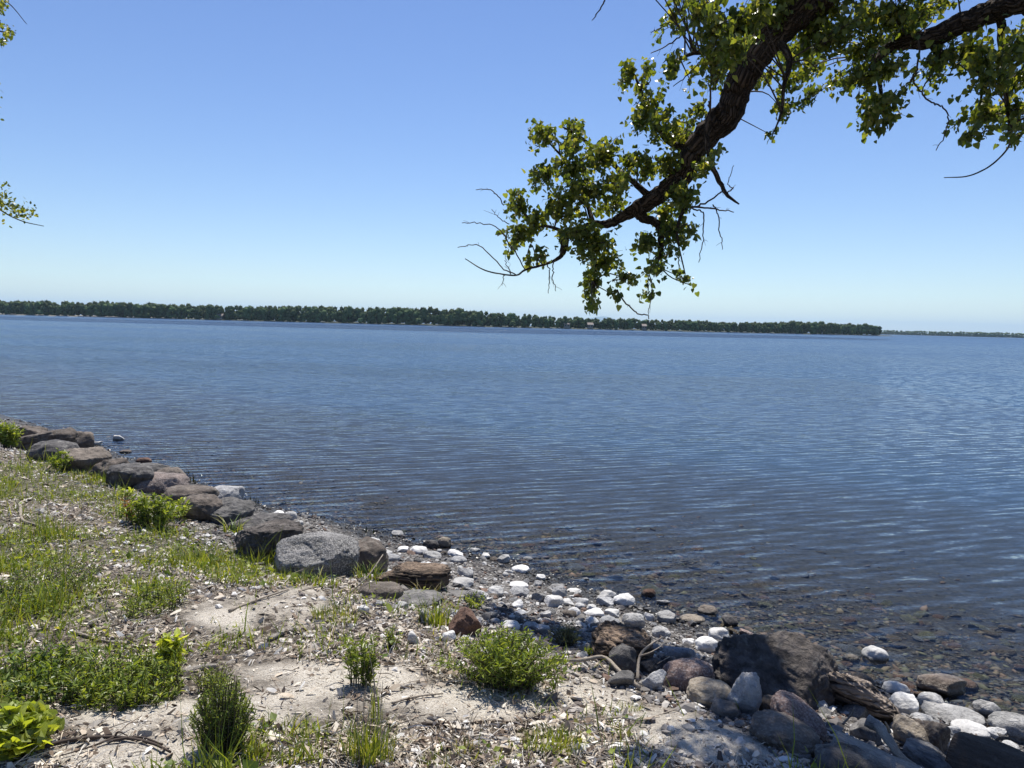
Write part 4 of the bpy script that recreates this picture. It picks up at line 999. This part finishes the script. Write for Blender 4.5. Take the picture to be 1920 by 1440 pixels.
stick([(505,1198),(530,1186),(555,1178)], .016, .010, 'short pale piece of driftwood on the bare sand strip', 'driftwood')
stick([(340,1262),(375,1252),(405,1248)], .020, .012, 'dark-edged bark slab beside the leafy weed patch', 'driftwood')
stick([(630,1110),(650,1102),(600,1100),(560,1108)], .008, .005, 'fine pale twig before the speckled granite boulder')
stick([(1625,1350,.12),(1650,1365,.12),(1668,1390,.12),(1690,1420,.08),(1730,1446,.02)], .034, .012, 'silvery twisted driftwood branch among the lower right boulders', 'driftwood', 'driftwood_branch', .03, [([(1668,1372,.16),(1664,1362,.22),(1660,1354,.25)], .010)], 10)
stick([(1580,1358,.05),(1596,1340,.12),(1602,1326,.18)], .006, .003, 'short bare twig before the striped boulder')
stick([(1684,1358,.05),(1698,1350,.1),(1712,1342,.14)], .005, .003, 'thin twig at the tip of the striped boulder')
# split log at the right corner and the rough bark log
def log(p0, p1, z0, z1, r0, label, seed, mat, flat=.8):
    a = hit(*p0, z0); b = hit(*p1, z1); pts = [a+(b-a)*u for u in np.linspace(0, 1, 26)]
    V, Fl = tube(np.array(pts)-a, np.full(26, r0)*np.linspace(1, .9, 26), 22, .16, seed, True, .05)
    V[:, 2] *= flat
    o = link('driftwood_log', npmesh('driftwood_log', V, Fl, True, tube_attr(pts, r0, 22)), M[mat]); o.location = a
    return tag(o, label, 'log')
log((1800,1428), (2040,1520), .05, .05, .16, 'dark split log end in the lower right corner', 3, 'log', 1.0)
log((1560,1398), (1720,1470), .05, .03, .085, 'rough sunlit bark-covered log at the bottom beside the driftwood', 5, 'driftwood')

# ------------------------------------------------------------------ cottonwood tree
tree = empty('cottonwood_tree', (5.2, -1.2, h1(5.2, -1.2))); tag(tree, 'large cottonwood whose leafy limb hangs into view from the upper right', 'tree')
TB = np.array(tree.location)
def limb(name, rows, mat='bark', sides=20, n=None, rough=.16, ridge=.55, parent=tree):
    """rows: (px, py, depth, radius px) or world (x,y,z,r) tuples marked by 'w'"""
    pts = []
    for q_ in rows:
        if q_[0] == 'w': pts.append(list(q_[1:5]))
        else: P = at(q_[0], q_[1], q_[2]*1.03); pts.append([*P, q_[3]*(.80 if q_[3] > 10 else 1)*q_[2]/F_PX])
    n = n or max(10, len(rows)*7); S_ = spline(pts, n); S_[:, 3] = np.maximum(S_[:, 3], .002)
    if sides >= 10:
        S_[:, :3] += np.array([[mnoise.noise(Vector((i*.35, k*9, len(rows))))*.03 for k in range(3)] for i in range(n)])*np.minimum(1, S_[:, 3:4]*10)
    V, Fl = tube(S_[:, :3]-TB, S_[:, 3], sides, rough, len(rows)*3, True, ridge)
    link(name, npmesh(name, V, Fl, True, tube_attr(S_[:, :3], S_[:, 3], sides)), M[mat], parent)
    SKEL.append(S_)
    return S_
SKEL = []
limb('trunk', [('w', 5.2, -1.2, .3, .55), ('w', 5.2, -1.15, 1.2, .42), ('w', 5.1, -1.0, 2.6, .38), ('w', 4.9, -.6, 4.2, .36), ('w', 4.8, -.5, 7, .30), ('w', 5.0, -.6, 10, .18), ('w', 5.2, -.4, 13, .05)], n=60, sides=28)
limb('limb', [('w', 4.9, -.6, 4.2, .26), ('w', 4.4, 1.0, 5.6, .23), ('w', 3.5, 3.6, 6.2, .20), (1600,-70,5.4,46), (1500,15,5.7,42), (1440,75,5.85,38), (1402,125,5.95,35), (1380,175,6.05,33), (1366,215,6.1,33), (1330,248,6.2,30), (1300,285,6.3,28),
      (1282,325,6.4,26), (1250,355,6.5,22), (1205,385,6.6,19), (1165,408,6.7,12), (1140,420,6.7,8), (1112,420,6.7,6), (1078,432,6.7,5)], n=150, sides=30)
limb('limb', [('w', 4.9, -.5, 5.2, .22), ('w', 4.7, 1.5, 6.2, .19), (2080,-80,4.8,34), (1920,-5,5.2,29), (1860,22,5.4,27), (1800,45,5.5,25), (1745,72,5.6,22), (1700,78,5.7,18), (1668,88,5.8,14), (1640,120,5.8,7), (1630,160,5.8,4)], n=90, sides=24)
limb('branch', [(1196,388,6.6,20), (1205,408,6.6,12), (1230,418,6.6,8), (1240,440,6.6,7), (1238,470,6.6,6), (1232,492,6.6,3)], sides=12)
limb('branch', [(1078,432,6.7,6), (1062,436,6.7,8), (1058,462,6.7,8), (1050,482,6.7,4), (1020,496,6.7,2.4), (985,506,6.7,2), (968,516,6.7,1.6), (935,513,6.7,1.4), (905,505,6.7,1.2), (872,485,6.7,.8)], sides=10)
limb('dead_branch', [(1352,205,6.1,7), (1334,212,6.0,7), (1326,240,6.0,6), (1326,272,6.0,5.5), (1334,308,6.0,5), (1350,342,6.0,4.5), (1364,366,6.0,3.5), (1386,383,6.0,1.5)], sides=10)
limb('branch', [(1876,20,5.4,8), (1878,80,5.4,7), (1882,140,5.4,5), (1888,200,5.4,4), (1896,250,5.4,3), (1888,280,5.4,1.8), (1855,312,5.4,1.5), (1815,330,5.4,1.3), (1770,333,5.4,.8)], sides=10)
limb('branch', [(1400,115,5.95,16), (1375,110,6.0,11), (1340,100,6.1,7), (1300,100,6.2,4), (1262,118,6.3,2)], sides=10)
limb('branch', [(1300,285,6.3,10), (1250,262,6.4,6), (1218,210,6.5,4), (1200,165,6.5,3), (1185,130,6.5,1.5)], sides=8)
limb('branch', [(1225,375,6.55,8), (1180,335,6.6,5), (1128,290,6.7,4), (1085,255,6.7,3), (1055,238,6.7,1.5)], sides=8)
limb('branch', [(1112,420,6.7,5), (1100,380,6.8,4), (1085,330,6.8,3), (1060,300,6.8,2.5), (1020,258,6.8,1.2)], sides=8)
limb('branch', [(1062,436,6.7,4), (1030,425,6.7,3), (1000,420,6.7,2.5), (975,390,6.7,1.5), (955,370,6.7,1)], sides=8)
limb('branch', [(1100,430,6.7,4), (1112,470,6.6,3), (1115,520,6.6,2.5), (1110,580,6.6,1.2)], sides=8)
limb('branch', [(1275,335,6.4,7), (1290,370,6.35,5), (1275,410,6.3,3.5), (1270,445,6.3,2), (1285,515,6.3,1)], sides=8)
limb('branch', [(1450,65,5.8,12), (1480,110,5.7,7), (1470,160,5.7,4), (1465,210,5.7,2.5), (1448,255,5.7,1)], sides=8)
limb('branch', [(1745,72,5.6,9), (1760,105,5.6,5), (1800,110,5.5,4), (1840,150,5.5,3), (1830,250,5.5,1)], sides=8)
limb('branch', [(1640,110,5.8,6), (1650,160,5.8,4), (1655,200,5.8,3), (1665,242,5.8,1)], sides=8)
# bare twigs seen against the sky
TW = [[(968,516,1.3),(940,500,1.2),(900,462,1),(858,464,.7)], [(985,506,1.2),(955,455,1.2),(930,425,1),(895,418,.9),(866,418,.7)], [(945,385,1.2),(925,358,1),(892,356,.7)], [(955,420,1),(935,408,.8),(922,392,.6)],
      [(1026,495,1.2),(1030,515,1),(1028,550,.6)], [(1038,492,1.2),(1036,520,1),(1042,546,.6)], [(958,514,1),(950,495,.8),(946,480,.5)], [(945,514,1),(942,535,.6)],
      [(1155,545,1.6),(1175,570,1.5),(1195,588,1.3),(1212,590,1.1),(1217,598,.7)], [(1296,390,2.2),(1320,382,1.8),(1350,362,1.4),(1358,345,1)], [(1296,388,2),(1340,392,1.5),(1376,398,.9)], [(1300,392,1.6),(1318,400,1.4),(1318,440,1.1),(1310,492,.7)],
      [(1336,384,1.4),(1345,400,1.2),(1352,440,1),(1354,468,.6)], [(1362,362,1.4),(1375,352,1.1),(1366,345,.9),(1376,310,.6)], [(1268,475,1.2),(1275,505,.8)], [(1215,505,1.2),(1222,540,1),(1216,590,.6)],
      [(1134,0,1.6),(1126,16,1.3),(1110,38,.8)], [(1290,55,1.8),(1260,80,1.4),(1220,100,.8)], [(1248,48,1.4),(1232,56,1),(1220,60,.7)], [(1330,95,1.4),(1295,135,1.2),(1262,162,.8)],
      [(1722,75,2),(1722,120,1.8),(1712,150,1.8),(1728,175,1.7),(1748,192,1.6),(1765,198,1.5),(1778,220,1.3),(1770,255,1.1),(1755,282,.8)], [(1745,140,1.6),(1728,172,1.2)], [(1722,135,1.4),(1690,175,.9)], [(1718,140,1.2),(1688,166,.8)],
      [(1845,40,1.6),(1825,75,1.4),(1800,100,1)], [(1335,215,2),(1330,200,1.6),(1328,190,1.2)], [(1262,228,1.3),(1288,228,1)]]
parts = []
for T_ in TW:
    d_ = 6.6 if T_[0][0] < 1270 else 6.2 if T_[0][0] < 1500 else 5.6
    S_ = spline([[*at(a, b, d_), c*d_/F_PX] for a, b, c in T_], 5*len(T_))
    S_[1:-1, :3] += np.random.default_rng(len(parts)).normal(0, .0045, (len(S_)-2, 3))
    for q_ in range(2+len(T_)//2):                                     # short side shoots
        i_ = random.randrange(3, len(S_)-1); tn = S_[i_, :3]-S_[i_-1, :3]; tn = tn/(np.linalg.norm(tn)+1e-9)
        o_ = np.array([random.gauss(0, 1) for _ in range(3)]); e_ = S_[i_, :3]+(tn*.8+o_*.5)*random.uniform(.02, .06)
        parts.append(tube(np.array([S_[i_, :3], (S_[i_, :3]+e_)/2+o_*.003, e_])-TB, [.0016, .0013, .0009], 4, cap=False))
    parts.append(tube(S_[:, :3]-TB, np.maximum(S_[:, 3], .0012), 5, cap=False))
# leaf sprays
CL = [(1013,255,32,26),(1075,238,23,26),(1072,276,29,23),(1121,296,50,32),(1185,299,26,29),(1013,334,29,32),(967,381,26,29),(1092,352,58,30),(1068,317,38,28),(1156,352,35,29),(1145,387,38,20),
 (1054,390,42,33),(972,451,38,26),(1002,416,26,32),(987,483,11,11),(1016,480,14,16),(1112,457,44,38),(1077,442,35,33),(1127,495,42,24),(1112,535,26,32),(1177,524,19,16),(1110,576,12,14),(1156,556,10,11),
 (1215,317,28,22),(1244,308,28,22),(1279,369,27,38),(1250,404,26,28),(1267,439,32,30),(1299,436,15,13),(1212,454,28,30),(1252,480,14,14),(1218,503,11,14),(1232,509,13,16),(1217,556,8,14),(1282,521,8,8),(1296,535,8,8),
 (1314,314,18,22),(1334,302,10,22),(1206,226,30,28),(1258,255,26,20),(1287,258,30,28),(1308,212,18,22),(1247,210,11,11),(1177,140,18,24),(1214,136,13,15),(1205,166,13,15),(1220,197,24,24),(1198,236,22,14),(1229,240,20,18),
 (1257,28,20,24),(1314,20,33,26),(1330,66,31,26),(1268,122,22,20),(1260,146,12,10),(1340,109,42,26),(1354,144,16,12),(1297,157,13,9),(1329,172,7,7),(1378,87,31,26),(1406,50,28,34),(1425,15,30,20),(1439,144,22,20),(1483,109,32,32),(1418,160,12,12),
 (1472,157,26,20),(1507,142,14,22),(1467,208,20,28),(1448,254,8,8),(1510,190,10,14),(1524,24,36,30),(1573,24,36,29),(1621,24,36,30),(1670,29,36,30),(1719,24,32,28),(1755,15,36,16),(1524,80,32,32),(1573,73,36,34),(1617,85,30,28),
 (1512,129,24,30),(1517,180,15,15),(1536,136,8,10),(1626,136,30,28),(1665,136,26,28),(1568,151,14,16),(1617,202,20,16),(1655,199,30,32),(1636,231,13,13),(1670,238,22,13),(1762,109,34,28),(1779,143,13,13),(1816,97,28,28),
 (1852,109,30,34),(1845,158,28,18),(1860,180,12,10),(1840,219,30,26),(1821,255,18,18),(1879,214,22,20),(1898,245,13,11),(1908,85,18,46),(1908,158,16,34),(1908,206,14,22),(1915,255,7,13),(1690,60,30,26),(1450,30,24,30),(1370,40,30,24)]
rr = np.random.default_rng(77)
OUT = [(rr.uniform(1270, 2350), rr.uniform(-420, -25), rr.uniform(25, 50), rr.uniform(22, 40)) for _ in range(95)] + [(rr.uniform(1930, 2400), rr.uniform(-100, 250), 34, 34) for _ in range(22)]
NEAR = []            # sprays overhead, above the frame: found by following the sunlight up from the patches of leaf shade on the sand
_s = np.array(SUN_DIR)
for gx_, gy_ in ((1215,1415),(1270,1395),(1320,1380),(1330,1425),(1385,1400),(1440,1395),(1400,1440),(1490,1410),(1250,1450),(1540,1400),(1450,1450),(1180,1440),(1600,1430),(1660,1450),(1350,1460),(1560,1450),(1720,1440)):
    G = hit(gx_, gy_)
    for t_ in np.arange(3.0, 8.0, .05):
        Q = G+_s*t_; a_, b_, f_ = to_px(Q[None])
        if b_[0] < -55-rr.uniform(0, 70): break
    NEAR.append((float(a_[0]), float(b_[0]), 30, 24, float(f_[0])))
sk = np.vstack(SKEL[1:]); sk = sk[sk[:, 3] > .010]; lp, twl = [], []
for k, (cx, cyp, rx, ry, *own) in enumerate(CL+OUT+NEAR):
    dep = np.interp(cx, [950, 1270, 1500, 1920], [6.9, 6.55, 5.95, 5.45])+rr.normal(0, .18)
    if k < len(CL) and 1300 <= cx <= 1432 and cyp < 130: dep -= 1.25          # sprays on the near side of the limb
    elif k < len(CL) and 1415 < cx < 1522 and cyp > 90: dep += 1.3            # and on its far side
    if own: dep = own[0]
    area = math.pi*rx*ry; m = int(area/12*(1.0 if k < len(CL) else .5))+5
    C0 = at(cx, cyp, dep)
    ax = dep/F_PX
    # several hanging shoots per spray, leaves set along them
    j = np.argmin(((sk[:, :3]-C0)**2).sum(1)); A = sk[j, :3]
    sub = max(3, m//9)
    for s_ in range(sub):
        a = rr.uniform(0, 6.283); q_ = math.sqrt(rr.random())*.95
        e = C0+_R*math.cos(a)*q_*rx*ax+_U*math.sin(a)*q_*ry*ax+_F*rr.normal(0, .16)
        b0 = C0+(e-C0)*.15+(A-C0)*(.55 if np.linalg.norm(A-C0) < .8 else .1)*rr.random()
        mid = (b0+e)/2+np.array([0, 0, .03])
        S_ = spline([b0, mid, e], 5); twl.append(tube(S_-TB, np.linspace(.0035, .0012, 5), 3, cap=False))
        u = np.linspace(.25, 1.05, max(2, m//sub)); ii = np.minimum((u*4).astype(int), 3); f = u*4-ii
        pos = S_[ii]*(1-f)[:, None]+S_[ii+1]*f[:, None]
        lp.append(np.column_stack([pos+rr.normal(0, .022, pos.shape), np.full(len(pos), float(k))]))
    if np.linalg.norm(A-C0) < 1.7:
        S_ = spline([A, (A+C0)/2+np.array([0, 0, .05])+rr.normal(0, .04, 3), C0], 8); twl.append(tube(S_-TB, np.linspace(.008, .003, 8), 4, cap=False))
V, Fl = join(parts+twl); o = link('twigs', npmesh('twigs', V, Fl), M['twig'], tree); o['kind'] = 'stuff'
lp = np.vstack(lp); n = len(lp); ln = rr.uniform(.022, .058, n)
LP = np.array([(.075, .11, .028), (.105, .145, .036), (.145, .18, .045), (.20, .225, .06), (.28, .29, .09)])
d_ = rr.normal(0, .8, (n, 3)); d_[:, 2] -= .9
def hang(d, rr):
    d = d/np.linalg.norm(d, axis=1)[:, None]; up = rr.normal(0, 1, d.shape); x = np.cross(d, up); x /= np.linalg.norm(x, axis=1)[:, None]+1e-9
    return np.stack([x, d, np.cross(x, d)], -1)
cl_ = LP[rr.choice(5, n, p=(.25, .3, .25, .14, .06))]*rr.uniform(.85, 1.15, (n, 1))
me = scatter('leaves', HEARTV*np.array([.85, 1, 1]), HEARTF, lp[:, :3]-TB, ln, hang(d_, rr), cl_)
o = link('crown', me, M['leaf'], tree); o['kind'] = 'stuff'
print('cottonwood leaves', n)

# tree at the left, only twig ends reach the picture
tl = empty('tree', (-13.5, 13.0, h1(-13.5, 13.0))); tag(tl, 'tree beyond the left edge with small leafy twigs reaching into the sky', 'tree')
TB2 = np.array(tl.location); keep = TB; TB = TB2
def limb2(rows, nm='branch', sides=8): 
    global TB
    return limb(nm, rows, 'bark', sides, None, .1, .4, tl)
limb2([('w', -13.5, 13, .5, .4), ('w', -13.4, 13, 3, .32), ('w', -13.2, 13.1, 6, .25), ('w', -13.3, 13, 10, .1)], 'trunk', 16)
limb2([('w', -13.3, 13, 4.6, .12), ('w', -11.5, 13, 5.6, .07), (-60, 345, 13, 5), (0, 393, 13, 1.6), (40, 414, 13, 1.0), (82, 424, 13, .6)])
limb2([('w', -13.2, 13.1, 6.5, .12), ('w', -11.3, 13, 7.8, .06), (-60, 20, 13, 3), (-10, 55, 13, 1.5), (30, 62, 13, .8)])
limb2([('w', -13.2, 13.1, 7, .1), ('w', -11.3, 13, 8.6, .05), (-40, -30, 13, 2), (15, 5, 13, 1), (50, 45, 13, .5)])
lp = []
for cx, cyp, rx, ry, m in ((2,372,14,26,60),(20,385,22,22,90),(42,396,20,14,70),(60,398,10,12,24),(12,345,6,6,8),(16,62,9,10,80),(3,78,6,7,34),(4,10,9,12,80),(4,46,6,7,26),(-60,380,50,50,300),(-70,40,60,60,300),(-40,200,40,60,200)):
    pp = np.array([at(cx+rr.normal(0, rx*.55), cyp+rr.normal(0, ry*.55), 13+rr.normal(0, .25)) for _ in range(m)]); lp.append(pp)
lp = np.vstack(lp); n = len(lp)
d_ = rr.normal(0, .8, (n, 3)); d_[:, 2] -= .3
me = scatter('leaves', LEAFV, LEAFF, lp-TB2, rr.uniform(.04, .085, n), hang(d_, rr), LP[rr.choice(5, n)]*.8)
o = link('crown', me, M['leaf'], tl); o['kind'] = 'stuff'
